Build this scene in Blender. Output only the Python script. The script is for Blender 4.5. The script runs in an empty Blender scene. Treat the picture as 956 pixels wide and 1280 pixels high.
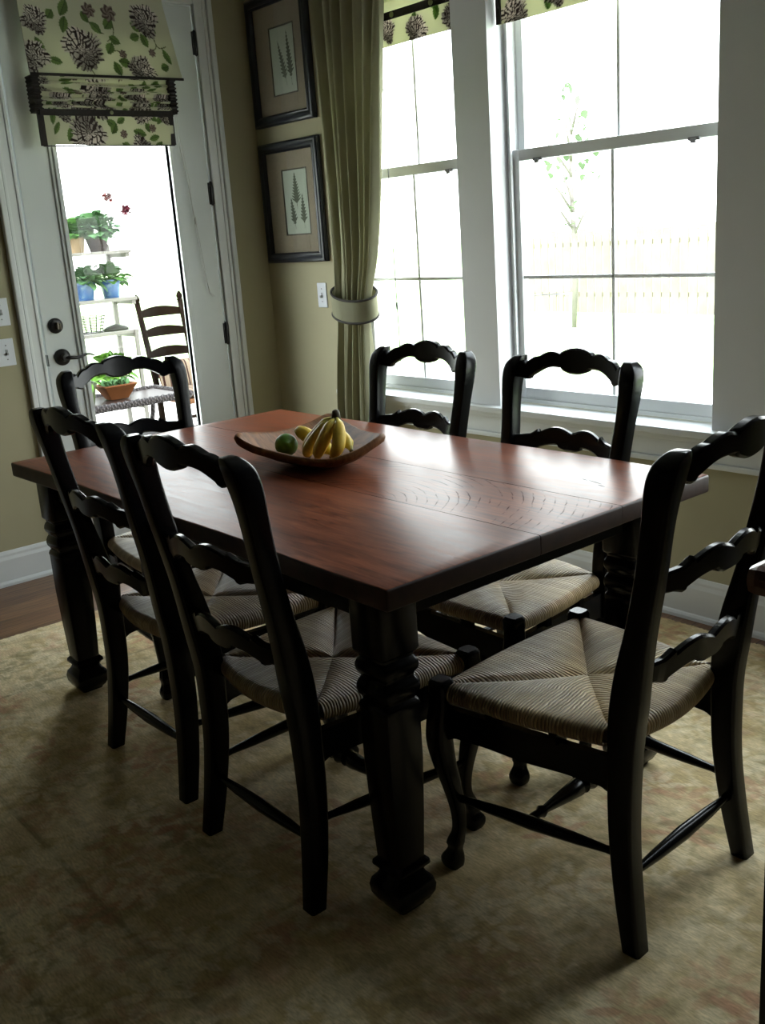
import bpy, bmesh, math, random
import numpy as np
from mathutils import Vector, Matrix
PI = math.pi
S = bpy.context.scene
COL = S.collection
random.seed(7)

# ------------------------------------------------------------------ helpers
def clampf(v, a, b): return max(a, min(b, v))

def mesh_obj(name, verts, faces, mat=None, parent=None, smooth=True, mats=None, fmat=None, uvs=None, cols=None, auto=None):
    me = bpy.data.meshes.new(name)
    me.from_pydata([tuple(v) for v in verts], [], faces)
    for m in (mats or ([mat] if mat else [])): me.materials.append(m)
    if fmat is not None: me.polygons.foreach_set('material_index', fmat)
    me.polygons.foreach_set('use_smooth', [bool(smooth)] * len(faces))
    if uvs is not None:
        lay = me.uv_layers.new(name='UVMap')
        vi = np.zeros(len(me.loops), dtype=np.int32); me.loops.foreach_get('vertex_index', vi)
        lay.data.foreach_set('uv', np.asarray(uvs, dtype=np.float32)[vi].ravel())
    if cols is not None:
        ca = me.color_attributes.new('Col', 'FLOAT_COLOR', 'POINT')
        c = np.ones((len(verts), 4), dtype=np.float32); c[:, :3] = cols
        ca.data.foreach_set('color', c.ravel())
    me.update()
    if auto is not None:
        me.set_sharp_from_angle(angle=math.radians(auto))
    o = bpy.data.objects.new(name, me); COL.objects.link(o)
    if parent: o.parent = parent
    return o

class MB:
    """collects shapes into one mesh"""
    def __init__(s): s.v = []; s.f = []; s.m = []
    def add(s, v, f, mi=0):
        n = len(s.v); s.v += [Vector(p) for p in v]; s.f += [tuple(i + n for i in q) for q in f]; s.m += [mi] * len(f)
    def box(s, x0, x1, y0, y1, z0, z1, b=0.0, mi=0):
        if b <= 0:
            v = [(x, y, z) for x in (x0, x1) for y in (y0, y1) for z in (z0, z1)]
            s.add(v, [(0, 1, 3, 2), (4, 6, 7, 5), (0, 4, 5, 1), (2, 3, 7, 6), (0, 2, 6, 4), (1, 5, 7, 3)], mi); return
        bm = bmesh.new(); bmesh.ops.create_cube(bm, size=1)
        for q in bm.verts: q.co = Vector(((x0 + x1) / 2 + q.co.x * (x1 - x0), (y0 + y1) / 2 + q.co.y * (y1 - y0), (z0 + z1) / 2 + q.co.z * (z1 - z0)))
        bmesh.ops.bevel(bm, geom=bm.edges[:], offset=b, segments=2, profile=0.6, affect='EDGES')
        bm.verts.ensure_lookup_table()
        s.add([q.co.copy() for q in bm.verts], [tuple(q.index for q in f.verts) for f in bm.faces], mi); bm.free()
    def rings(s, rings, cap=True, closed=False, mi=0):
        n = len(rings[0]); v = [p for r in rings for p in r]; f = []
        k = len(rings)
        for i in range(k if closed else k - 1):
            a = i * n; b = ((i + 1) % k) * n
            for j in range(n):
                j2 = (j + 1) % n; f.append((a + j, a + j2, b + j2, b + j))
        if cap and not closed:
            f.append(tuple(reversed(range(n)))); f.append(tuple((k - 1) * n + j for j in range(n)))
        s.add(v, f, mi)
    def tube(s, pts, r, n=8, mi=0, cap=True, squash=None):
        pts = [Vector(p) for p in pts]
        rs = r if isinstance(r, (list, tuple)) else [r] * len(pts)
        R = []; up = None
        for i, p in enumerate(pts):
            t = (pts[min(i + 1, len(pts) - 1)] - pts[max(i - 1, 0)]).normalized()
            if up is None:
                up = Vector((0, 0, 1)) if abs(t.z) < .9 else Vector((1, 0, 0))
            a = t.cross(up).normalized(); b = a.cross(t).normalized(); up = b
            q = squash or (1, 1)
            R.append([p + a * rs[i] * q[0] * math.cos(2 * PI * j / n) + b * rs[i] * q[1] * math.sin(2 * PI * j / n) for j in range(n)])
        s.rings(R, cap=cap, mi=mi)
    def lathe(s, prof, c=(0, 0, 0), n=24, mi=0, M=None):
        R = []
        for r, z in prof:
            ring = [Vector((c[0] + r * math.cos(2 * PI * j / n), c[1] + r * math.sin(2 * PI * j / n), c[2] + z)) for j in range(n)]
            if M: ring = [M @ p for p in ring]
            R.append(ring)
        s.rings(R, mi=mi)
    def axis(s, A, B, prof, n=10, mi=0):
        """turned piece between two points; prof = [(fraction, radius)]"""
        A = Vector(A); B = Vector(B); t = (B - A).normalized()
        up = Vector((0, 0, 1)) if abs(t.z) < .9 else Vector((1, 0, 0))
        a = t.cross(up).normalized(); b = a.cross(t)
        s.rings([[A.lerp(B, f) + a * r * math.cos(2 * PI * j / n) + b * r * math.sin(2 * PI * j / n) for j in range(n)] for f, r in prof], mi=mi)
    def build(s, name, mat, parent=None, smooth=False, auto=None, mats=None):
        return mesh_obj(name, s.v, s.f, mat, parent, smooth=(smooth or auto is not None), auto=auto, mats=mats, fmat=s.m if mats else None)

def tag(o, label=None, cat=None, group=None, kind=None):
    if label: o['label'] = label
    if cat: o['category'] = cat
    if group: o['group'] = group
    if kind: o['kind'] = kind
    return o
def empty(name, loc, rz=0, label=None, cat=None, group=None):
    o = bpy.data.objects.new(name, None); COL.objects.link(o); o.location = loc; o.rotation_euler = (0, 0, rz)
    o.empty_display_size = .05
    return tag(o, label, cat, group)
def local(o, parent):
    """re-express a part built in world space under its thing's empty"""
    bpy.context.view_layer.update()
    M = Matrix.LocRotScale(parent.location, parent.rotation_euler, None).inverted()
    o.data.transform(M); o.parent = parent; return o
def copy_tree(o, parent=None):
    c = o.copy(); COL.objects.link(c); c.parent = parent
    for ch in list(o.children): copy_tree(ch, c)
    return c
def rrect(w, d, r, n=3):
    """rounded rectangle outline, w along x and d along y"""
    P = []
    for cx, cy, a0 in ((w / 2 - r, d / 2 - r, 0), (-w / 2 + r, d / 2 - r, 90), (-w / 2 + r, -d / 2 + r, 180), (w / 2 - r, -d / 2 + r, 270)):
        for k in range(n + 1):
            a = math.radians(a0 + 90 * k / n); P.append((cx + r * math.cos(a), cy + r * math.sin(a)))
    return P
def interp(keys, t):
    """Catmull-Rom through keys [(t, v0, v1, ...)]"""
    n = len(keys)
    if t <= keys[0][0]: return list(keys[0][1:])
    if t >= keys[-1][0]: return list(keys[-1][1:])
    for i in range(n - 1):
        if keys[i][0] <= t <= keys[i + 1][0]: break
    k0, k1, k2, k3 = keys[max(i - 1, 0)], keys[i], keys[i + 1], keys[min(i + 2, n - 1)]
    u = (t - k1[0]) / (k2[0] - k1[0]); out = []
    for j in range(1, len(k1)):
        m1 = (k2[j] - k0[j]) / max(1e-9, (k2[0] - k0[0])) * (k2[0] - k1[0]); m2 = (k3[j] - k1[j]) / max(1e-9, (k3[0] - k1[0])) * (k2[0] - k1[0])
        out.append((2 * u**3 - 3 * u**2 + 1) * k1[j] + (u**3 - 2 * u**2 + u) * m1 + (-2 * u**3 + 3 * u**2) * k2[j] + (u**3 - u**2) * m2)
    return out
def lin(keys, t):
    for i in range(len(keys) - 1):
        if t <= keys[i + 1][0]:
            a, b = keys[i], keys[i + 1]; u = clampf((t - a[0]) / max(1e-9, b[0] - a[0]), 0, 1)
            return a[1] + (b[1] - a[1]) * u
    return keys[-1][1]

# ------------------------------------------------------------------ materials
def srgb(r, g, b):
    f = lambda c: (c / 255 / 12.92) if c / 255 <= .04045 else ((c / 255 + .055) / 1.055) ** 2.4
    return (f(r), f(g), f(b), 1)
class N:
    def __init__(s, name):
        s.m = bpy.data.materials.new(name); s.m.use_nodes = True; s.t = s.m.node_tree; s.n = s.t.nodes
        s.b = s.n['Principled BSDF']; s.out = s.n['Material Output']
    def add(s, ty, **kw):
        q = s.n.new(ty)
        for k, v in kw.items():
            if k.startswith('i_'): q.inputs[k[2:].replace('_', ' ')].default_value = v
            else: setattr(q, k, v)
        return q
    def link(s, a, b): s.t.links.new(a, b)
    def coords(s, scale=(1, 1, 1), kind='Object', rot=(0, 0, 0)):
        tc = s.add('ShaderNodeTexCoord'); mp = s.add('ShaderNodeMapping'); mp.inputs['Scale'].default_value = scale; mp.inputs['Rotation'].default_value = rot
        s.link(tc.outputs[kind], mp.inputs['Vector']); return mp.outputs['Vector']
    def noise(s, vec, scale=5, detail=3, rough=.5, dist=0):
        q = s.add('ShaderNodeTexNoise'); q.inputs['Scale'].default_value = scale; q.inputs['Detail'].default_value = detail; q.inputs['Roughness'].default_value = rough; q.inputs['Distortion'].default_value = dist
        if vec is not None: s.link(vec, q.inputs['Vector'])
        return q.outputs['Fac']
    def ramp(s, fac, stops):
        q = s.add('ShaderNodeValToRGB'); e = q.color_ramp.elements
        while len(e) < len(stops): e.new(.5)
        for i, (p, c) in enumerate(stops): e[i].position = p; e[i].color = c
        s.link(fac, q.inputs['Fac']); return q.outputs['Color']
    def mix(s, fac, a, b, mode='MIX'):
        q = s.add('ShaderNodeMix', data_type='RGBA', blend_type=mode)
        for sock, v in ((q.inputs[0], fac), (q.inputs[6], a), (q.inputs[7], b)):
            if hasattr(v, 'links'): s.link(v, sock)
            else: sock.default_value = v
        return q.outputs[2]
    def bump(s, h, strength=.3, dist=.002):
        q = s.add('ShaderNodeBump'); q.inputs['Strength'].default_value = strength; q.inputs['Distance'].default_value = dist
        s.link(h, q.inputs['Height']); s.link(q.outputs['Normal'], s.b.inputs['Normal'])
    def base(s, c):
        if hasattr(c, 'links'): s.link(c, s.b.inputs['Base Color'])
        else: s.b.inputs['Base Color'].default_value = c
    def set(s, **kw):
        for k, v in kw.items(): s.b.inputs[k.replace('_', ' ')].default_value = v
def simple(name, c, rough=.5, var=.12, scale=12, spec=.5, metal=0, bump=0, coat=0):
    k = N(name); v = k.coords()
    f = k.noise(v, scale, 4)
    d = tuple(x * (1 - var) for x in c[:3]) + (1,); l = tuple(min(1, x * (1 + var)) for x in c[:3]) + (1,)
    k.base(k.ramp(f, [(.3, d), (.7, l)])); k.set(Roughness=rough, Metallic=metal, Specular_IOR_Level=spec, Coat_Weight=coat)
    if bump: k.bump(k.noise(v, scale * 12, 3), bump, .001)
    return k.m

M = {}
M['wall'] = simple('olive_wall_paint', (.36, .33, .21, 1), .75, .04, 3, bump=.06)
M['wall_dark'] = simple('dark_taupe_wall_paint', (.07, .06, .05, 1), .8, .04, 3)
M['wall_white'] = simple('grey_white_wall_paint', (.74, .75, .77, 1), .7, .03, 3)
M['ceiling'] = simple('ceiling_paint', (.30, .30, .29, 1), .9, .03, 3)
M['trim'] = simple('white_trim_paint', (.66, .68, .68, 1), .42, .03, 4)
M['door'] = simple('white_door_paint', (.60, .63, .63, 1), .42, .03, 4)
M['vinyl'] = simple('white_vinyl', (.86, .88, .9, 1), .35, .02, 4)
M['bronze'] = simple('oil_rubbed_bronze', (.012, .011, .011, 1), .38, .2, 30, metal=.2)
M['plate'] = simple('white_plastic', (.66, .68, .74, 1), .35, .02, 5)
M['screw'] = simple('painted_screw', (.28, .28, .3, 1), .4, .05, 5)
M['frame'] = simple('black_picture_frame', (.008, .010, .016, 1), .35, .2, 20)
M['fillet'] = simple('dark_gold_fillet', (.06, .05, .03, 1), .4, .2, 40)
M['mat'] = simple('tan_mat_board', (.27, .23, .165, 1), .95, .06, 80)
M['cord'] = simple('cord', (.5, .5, .48, 1), .8, .05, 50)
M['cord_dark'] = simple('dark_cord', (.12, .12, .12, 1), .8, .05, 50)
M['curtain_trim'] = simple('dark_braid', (.045, .04, .035, 1), .9, .2, 90)
M['terracotta'] = simple('copper_brown_planter', (.10, .036, .014, 1), .6, .15, 14, spec=.06)
M['grey_pot'] = simple('grey_brown_pot', (.028, .020, .018, 1), .8, .25, 14, spec=.06)
M['tan_pot'] = simple('pale_tan_pot', (.22, .16, .10, 1), .8, .1, 14, spec=.06)
M['soil'] = simple('soil', (.03, .022, .015, 1), .95, .3, 60)
M['leaf'] = simple('leaf_green', (.040, .100, .022, 1), .55, .45, 14, spec=.06)
M['leaf_grey'] = simple('grey_green_leaf', (.046, .100, .040, 1), .55, .4, 14, spec=.06)
M['leaf_bright'] = simple('bright_green_leaf', (.065, .150, .020, 1), .5, .35, 14, spec=.06)
M['petal'] = simple('red_petal', (.11, .008, .006, 1), .6, .2, 40)
M['petal_pink'] = simple('crimson_petal', (.09, .006, .018, 1), .6, .2, 40)
M['stem'] = simple('plant_stem', (.16, .2, .08, 1), .7, .2, 20)
M['paintwood'] = simple('white_painted_wood', (.085, .078, .065, 1), .6, .08, 8)
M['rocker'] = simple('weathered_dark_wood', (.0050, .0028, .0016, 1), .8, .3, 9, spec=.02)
M['seat_cane'] = simple('pale_woven_seat', (.09, .04, .018, 1), .8, .2, 60, spec=.06)
M['wire'] = simple('dark_wire', (.018, .016, .015, 1), .5, .1, 20, spec=.06)
M['deck'] = simple('pale_concrete', (.62, .60, .56, 1), .9, .08, 2)
M['grass'] = simple('lawn', (.30, .42, .18, 1), .95, .3, 1.2)
M['fence'] = simple('pale_fence_wood', (.19, .17, .13, 1), .9, .15, 3)
M['bark'] = simple('pale_bark', (.15, .135, .125, 1), .95, .2, 4)
M['tree_leaf'] = simple('tree_leaf', (.14, .19, .125, 1), .8, .35, 2)
M['lime'] = simple('lime_skin', (.07, .17, .010, 1), .5, .25, 22, bump=.15)
M['sticker'] = simple('blue_white_sticker', (.2, .25, .45, 1), .4, .3, 160)
M['white_pot'] = simple('white_ceramic', (.75, .76, .78, 1), .4, .05, 9)

# black furniture paint: thin, satin, with a faint brown rub
k = N('black_furniture_paint'); v = k.coords()
f = k.noise(v, 16, 5)
k.base(k.ramp(f, [(.35, (.0018, .0020, .0028, 1)), (.62, (.0025, .0024, .0026, 1)), (.82, (.006, .004, .003, 1))]))
k.set(Roughness=.24, Specular_IOR_Level=.22); k.bump(k.noise(k.coords((30, 30, 6)), 4, 3), .06, .001)
M['black'] = k.m

# glass: clear pane with a faint mirror
def glassy(name, tint=(1, 1, 1, 1), refl=.06):
    k = N(name); k.n.remove(k.b)
    tr = k.add('ShaderNodeBsdfTransparent'); tr.inputs['Color'].default_value = tint
    gl = k.add('ShaderNodeBsdfGlossy'); gl.inputs['Roughness'].default_value = .02
    lw = k.add('ShaderNodeLayerWeight'); pw = k.add('ShaderNodeMath', operation='POWER'); pw.inputs[1].default_value = 4.5; k.link(lw.outputs['Facing'], pw.inputs[0])
    fr = k.add('ShaderNodeMath', operation='MULTIPLY_ADD'); fr.inputs[1].default_value = .5; fr.inputs[2].default_value = refl; k.link(pw.outputs[0], fr.inputs[0])
    lw.inputs['Blend'].default_value = .5
    mx = k.add('ShaderNodeMixShader'); k.link(fr.outputs[0], mx.inputs[0]); k.link(tr.outputs[0], mx.inputs[1]); k.link(gl.outputs[0], mx.inputs[2])
    k.link(mx.outputs[0], k.out.inputs['Surface']); return k.m
M['glass'] = glassy('window_glass', refl=.010)
M['pic_glass'] = glassy('picture_glass', refl=.035)

# oak floor, boards along y
k = N('oak_floor'); v = k.coords(rot=(0, 0, PI / 2))
br = k.add('ShaderNodeTexBrick'); br.inputs['Scale'].default_value = 1; br.inputs['Brick Width'].default_value = 1.3; br.inputs['Row Height'].default_value = .083; br.inputs['Mortar Size'].default_value = .0015
br.inputs['Color1'].default_value = (.22, .115, .055, 1); br.inputs['Color2'].default_value = (.13, .062, .03, 1); br.inputs['Mortar'].default_value = (.015, .008, .005, 1)
k.link(v, br.inputs['Vector'])
g = k.noise(k.coords((55, 2.2, 1)), 2.2, 6, .6, .6)
k.base(k.mix(1.0, br.outputs['Color'], k.ramp(g, [(.3, (.45, .42, .4, 1)), (.65, (1.25, 1.2, 1.15, 1))]), 'MULTIPLY')); k.set(Roughness=.36)
k.bump(g, .1, .001); M['floor'] = k.m

# cherry table top, grain along x (three wide planks in the mesh)
k = N('cherry_table_top')
w = k.noise(k.coords((1.6, 14, 1)), 3.0, 6, .62, 1.2)
big = k.noise(k.coords((1.1, 3.2, 1)), 2.0, 3, .5, .8)
sep = k.add('ShaderNodeSeparateXYZ'); k.link(k.coords(), sep.inputs[0])
c1 = k.ramp(w, [(.28, (.075, .018, .009, 1)), (.48, (.190, .052, .022, 1)), (.72, (.300, .092, .040, 1))])
c2 = k.mix(k.ramp(big, [(.35, (0, 0, 0, 1)), (.7, (.55, .55, .55, 1))]), c1, (.085, .028, .018, 1))
# sawmill arcs across the middle plank
arc = k.add('ShaderNodeTexWave', wave_type='RINGS', rings_direction='Z'); arc.inputs['Scale'].default_value = 12.5; arc.inputs['Distortion'].default_value = 1.6; arc.inputs['Detail'].default_value = 3; arc.inputs['Detail Scale'].default_value = 1.6
mp = k.add('ShaderNodeMapping'); mp.inputs['Location'].default_value = (-.35, .22, 0); tc = k.add('ShaderNodeTexCoord'); k.link(tc.outputs['Object'], mp.inputs['Vector']); k.link(mp.outputs[0], arc.inputs['Vector'])
a1 = k.ramp(arc.outputs['Fac'], [(.93, (0, 0, 0, 1)), (.995, (1, 1, 1, 1))])
patch = k.ramp(k.noise(k.coords((3, 9, 1)), 2.6, 3), [(.45, (0, 0, 0, 1)), (.60, (1, 1, 1, 1))])
# only on the middle plank: |y + .0| within plank band (object origin = table centre)
def math_(op, a, b=None, c=None):
    q = k.add('ShaderNodeMath', operation=op)
    for i, x in enumerate((a, b, c)):
        if x is None: continue
        if hasattr(x, 'links'): k.link(x, q.inputs[i])
        else: q.inputs[i].default_value = x
    return q.outputs[0]
band = math_('LESS_THAN', math_('ABSOLUTE', math_('SUBTRACT', sep.outputs['Y'], .035)), .132)
am = math_('MULTIPLY', math_('MULTIPLY', a1, patch), band)
c3 = k.mix(math_('MULTIPLY', am, .6), c2, (.012, .006, .005, 1))
k.base(c3); k.set(Roughness=.30, Specular_IOR_Level=.22)
r = k.ramp(w, [(.2, (.26, .26, .26, 1)), (.8, (.37, .37, .37, 1))]); k.link(r, k.b.inputs['Roughness'])
k.link(math_('SUBTRACT', .09, math_('MULTIPLY', am, .08)), k.b.inputs['Specular IOR Level']); k.bump(w, .06, .0015); M['table_top'] = k.m

# rush seat: strands follow the UVs laid on each triangle
k = N('woven_rush'); tc = k.add('ShaderNodeTexCoord'); sep = k.add('ShaderNodeSeparateXYZ'); k.link(tc.outputs['UV'], sep.inputs[0])
def math_(op, a, b=None, c=None):
    q = k.add('ShaderNodeMath', operation=op)
    for i, x in enumerate((a, b, c)):
        if x is None: continue
        if hasattr(x, 'links'): k.link(x, q.inputs[i])
        else: q.inputs[i].default_value = x
    return q.outputs[0]
jit = k.noise(k.coords(), 9, 3)
u = math_('ADD', sep.outputs['X'], math_('ADD', math_('MULTIPLY', jit, 3.2), math_('MULTIPLY', k.noise(k.coords(), 45, 2), .6)))
s = math_('ABSOLUTE', math_('SINE', math_('MULTIPLY', u, PI)))
cell = math_('FLOOR', u)
wn = k.add('ShaderNodeTexWhiteNoise', noise_dimensions='1D'); k.link(cell, wn.inputs['W'])
strand = k.ramp(wn.outputs['Value'], [(0, (.43, .295, .13, 1)), (.5, (.53, .38, .18, 1)), (1, (.63, .48, .25, 1))])
patchy = k.ramp(k.noise(k.coords(), 7, 4), [(.35, (.6, .6, .6, 1)), (.65, (1.15, 1.15, 1.15, 1))])
colr = k.mix(1.0, strand, patchy, 'MULTIPLY')
colr = k.mix(k.ramp(s, [(.0, (1, 1, 1, 1)), (.32, (0, 0, 0, 1))]), colr, (.04, .026, .014, 1))
k.base(colr); k.set(Roughness=.45, Specular_IOR_Level=.7); k.bump(s, 1.0, .004); M['rush'] = k.m

# wooden bowl
k = N('bowl_wood'); g = k.noise(k.coords((4, 22, 8)), 3, 5, .6, .8)
k.base(k.ramp(g, [(.3, (.085, .036, .015, 1)), (.7, (.26, .115, .042, 1))])); k.set(Roughness=.55, Specular_IOR_Level=.12); k.bump(g, .25, .002); M['bowl'] = k.m

# curtain cloth lets some daylight through
k = N('olive_curtain_cloth'); v = k.coords((1, 1, .25)); f = k.noise(v, 20, 3)
c = k.ramp(f, [(.3, (.27, .26, .165, 1)), (.7, (.33, .32, .21, 1))]); k.base(c); k.set(Roughness=.85)
wv = k.noise(k.coords((400, 400, 400)), 1, 1); k.bump(wv, .15, .0006)
tl = k.add('ShaderNodeBsdfTranslucent'); k.link(c, tl.inputs['Color']); mx = k.add('ShaderNodeMixShader'); mx.inputs[0].default_value = .30
k.link(k.b.outputs[0], mx.inputs[1]); k.link(tl.outputs[0], mx.inputs[2]); k.link(mx.outputs[0], k.out.inputs['Surface']); M['curtain'] = k.m

def attr_mat(name, rough=.9, transl=0.0, spec=.3, fine=None):
    k = N(name); a = k.add('ShaderNodeAttribute', attribute_name='Col'); c = a.outputs['Color']
    if fine:
        nz = k.noise(k.coords(fine[0]), fine[1], 3, .6)
        c = k.mix(1.0, c, k.ramp(nz, [(.3, (fine[2],) * 3 + (1,)), (.7, (fine[3],) * 3 + (1,))]), 'MULTIPLY'); k.bump(nz, .3, .002)
    k.base(c); k.set(Roughness=rough, Specular_IOR_Level=spec)
    if transl:
        tl = k.add('ShaderNodeBsdfTranslucent'); k.link(c, tl.inputs['Color']); mx = k.add('ShaderNodeMixShader'); mx.inputs[0].default_value = transl
        k.link(k.b.outputs[0], mx.inputs[1]); k.link(tl.outputs[0], mx.inputs[2]); k.link(mx.outputs[0], k.out.inputs['Surface'])
    return k.m
M['floral'] = attr_mat('floral_print_cloth', .9, .22)
M['floral_thin'] = attr_mat('floral_print_thin_cloth', .9, .5)
M['print'] = attr_mat('botanical_print_paper', .9)
M['rug'] = attr_mat('wool_rug', 1.0, 0, .1, ((50, 210, 1), 1.0, .74, 1.2))
M['banana'] = attr_mat('banana_skin', .5)
M['brown_trim'] = simple('dark_brown_trim', (.018, .014, .012, 1), .85, .25, 90)
M['button'] = simple('pale_button', (.22, .24, .12, 1), .4, .1, 90)
# striped cushion
k = N('striped_cushion_cloth'); tc = k.add('ShaderNodeTexCoord'); sx = k.add('ShaderNodeSeparateXYZ'); k.link(tc.outputs['Object'], sx.inputs[0])
q = k.add('ShaderNodeMath', operation='MULTIPLY'); q.inputs[1].default_value = 15; k.link(sx.outputs['X'], q.inputs[0])
q2 = k.add('ShaderNodeMath', operation='FRACT'); k.link(q.outputs[0], q2.inputs[0])
cr = k.add('ShaderNodeValToRGB'); cr.color_ramp.interpolation = 'CONSTANT'; e = cr.color_ramp.elements
st = [(0, (.16, .12, .085, 1)), (.3, (.022, .009, .007, 1)), (.48, (.16, .12, .085, 1)), (.62, (.05, .025, .018, 1)), (.8, (.16, .12, .085, 1))]
while len(e) < len(st): e.new(.5)
for i, (p, c) in enumerate(st): e[i].position = p; e[i].color = c
k.link(q2.outputs[0], cr.inputs['Fac']); k.base(cr.outputs['Color']); k.set(Roughness=.9, Specular_IOR_Level=.05); M['cushion'] = k.m
# wicker: braided bump
k = N('grey_wicker'); v = k.coords()
w1 = k.add('ShaderNodeTexWave', bands_direction='DIAGONAL'); w1.inputs['Scale'].default_value = 22; w1.inputs['Distortion'].default_value = 1; k.link(v, w1.inputs['Vector'])
w2 = k.add('ShaderNodeTexWave', bands_direction='Y'); w2.inputs['Scale'].default_value = 16; k.link(v, w2.inputs['Vector'])
mm = k.add('ShaderNodeMath', operation='MULTIPLY'); k.link(w1.outputs['Fac'], mm.inputs[0]); k.link(w2.outputs['Fac'], mm.inputs[1])
k.base(k.ramp(mm.outputs[0], [(.05, (.008, .006, .006, 1)), (.5, (.045, .037, .038, 1))])); k.set(Roughness=.5, Specular_IOR_Level=.12); k.bump(mm.outputs[0], .8, .01); M['wicker'] = k.m
# blue glazed pot
k = N('blue_glazed_pot'); f = k.noise(k.coords((1, 1, 2)), 7, 4, .6, .6)
k.base(k.ramp(f, [(.38, (.008, .035, .13, 1)), (.5, (.02, .07, .18, 1)), (.62, (.12, .19, .22, 1))])); k.set(Roughness=.3); M['blue_pot'] = k.m

# ------------------------------------------------------------------ camera
rowR = (0.6308, 0.7758, 0.0); yaw, pit, rol = map(math.radians, (140.854, 15.624, 4.123))
fw = Vector((math.cos(yaw) * math.cos(pit), math.sin(yaw) * math.cos(pit), -math.sin(pit)))
r0 = Vector((math.sin(yaw), -math.cos(yaw), 0)); d0 = fw.cross(r0)
rx = math.cos(rol) * r0 + math.sin(rol) * d0; dx = -math.sin(rol) * r0 + math.cos(rol) * d0
cd = bpy.data.cameras.new('camera'); cam = bpy.data.objects.new('camera', cd); COL.objects.link(cam)
cam.matrix_world = Matrix(((rx.x, -dx.x, -fw.x, 4.386), (rx.y, -dx.y, -fw.y, -2.967), (rx.z, -dx.z, -fw.z, 1.42), (0, 0, 0, 1)))
cd.sensor_fit = 'VERTICAL'; cd.sensor_height = 24; cd.lens = 1262.4 / 1280 * 24; cd.clip_start = .02; cd.clip_end = 200
S.camera = cam

# ------------------------------------------------------------------ room shell
WX = -.03                      # door wall plane
XE, YS, H = 7.2, -6.6, 2.92    # far ends of the room
WIN = [(.62, 1.375), (1.562, 2.527), (2.93, 3.62)]; Z0, Z1 = .70, 2.74
DY0, DY1, DZ = -1.225, -.298, 2.46
def struct(o): o['kind'] = 'structure'; return o
m = MB(); m.box(WX - .12, XE, YS, .16, -.06, 0); struct(m.build('floor', M['floor']))
m = MB(); m.box(WX - .12, XE, YS, .16, H, H + .08); struct(m.build('ceiling', M['ceiling']))
# window wall: olive below the sills and left of the windows, grey-white piers
m = MB()
m.box(WX, XE, 0, .14, 0, Z0 - .012)
m.box(WX, WIN[0][0], 0, .14, Z0 - .012, Z1); m.box(WIN[2][1], XE, 0, .14, Z0 - .012, Z1)
m.box(WX, XE, 0, .14, Z1, H)
struct(m.build('wall_window', M['wall']))
m = MB(); m.box(WIN[0][1], WIN[1][0], -.012, .14, Z0 - .01, Z1 + .0, .002); struct(m.build('trim_1', M['wall_white']))
m = MB(); m.box(WIN[1][1], WIN[2][0], -.012, .14, Z0 - .01, Z1 + .0, .002); struct(m.build('trim_2', M['wall_white']))
m = MB(); m.box(WIN[0][0] - .075, WIN[0][0], -.016, 0, Z0, Z1 + .08, .002); m.box(WIN[0][0], WIN[2][1] + .08, -.018, 0, Z1, Z1 + .08, .002); struct(m.build('trim_3', M['trim']))
# stool and apron moulding under the windows
m = MB()
m.box(WIN[0][0] - .10, WIN[2][1] + .1, -.052, .10, Z0 - .03, Z0 - .004, .005)
m.box(WIN[0][0] - .08, WIN[2][1] + .08, -.030, 0, Z0 - .052, Z0 - .03, .004)
m.box(WIN[0][0] - .08, WIN[2][1] + .08, -.018, 0, Z0 - .115, Z0 - .052, .003)
m.box(WIN[0][0] - .08, WIN[2][1] + .08, -.026, 0, Z0 - .135, Z0 - .115, .005)
struct(m.build('trim_4', M['trim']))
# door wall
m = MB()
m.box(WX - .12, WX, YS, DY0 - .02, 0, H); m.box(WX - .12, WX, DY1 + .02, .14, 0, H); m.box(WX - .12, WX, DY0 - .02, DY1 + .02, DZ + .02, H)
struct(m.build('wall_door', M['wall']))
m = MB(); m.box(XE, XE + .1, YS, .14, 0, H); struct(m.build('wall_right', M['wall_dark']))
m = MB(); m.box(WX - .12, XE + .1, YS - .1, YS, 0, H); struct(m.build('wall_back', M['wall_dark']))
# baseboards
def baseboard(name, a, b, axis, sgn, plane):
    prof = [(0, 0), (.014, 0), (.014, .118), (.012, .126), (.009, .13), (.009, .14), (.005, .152), (0, .155)]
    prof = [(0, 0), (.022, 0), (.022, .012), (.018, .02), (.014, .024), (.014, .118), (.011, .126), (.009, .132), (.009, .142), (.004, .155), (0, .157)]
    m = MB(); R = []
    for t in (a, b):
        R.append([Vector((t, plane + sgn * p[0], p[1])) if axis == 'x' else Vector((plane + sgn * p[0], t, p[1])) for p in prof])
    m.rings(R); struct(m.build(name, M['trim']))
baseboard('baseboard_window', WX, XE, 'x', -1, 0)
baseboard('baseboard_door', DY0 - .115, YS, 'y', 1, WX)
m = MB(); m.box(WX, WX + .014, DY1 + .115, 0, 0, .15, .003); struct(m.build('baseboard_corner', M['trim']))
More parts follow.
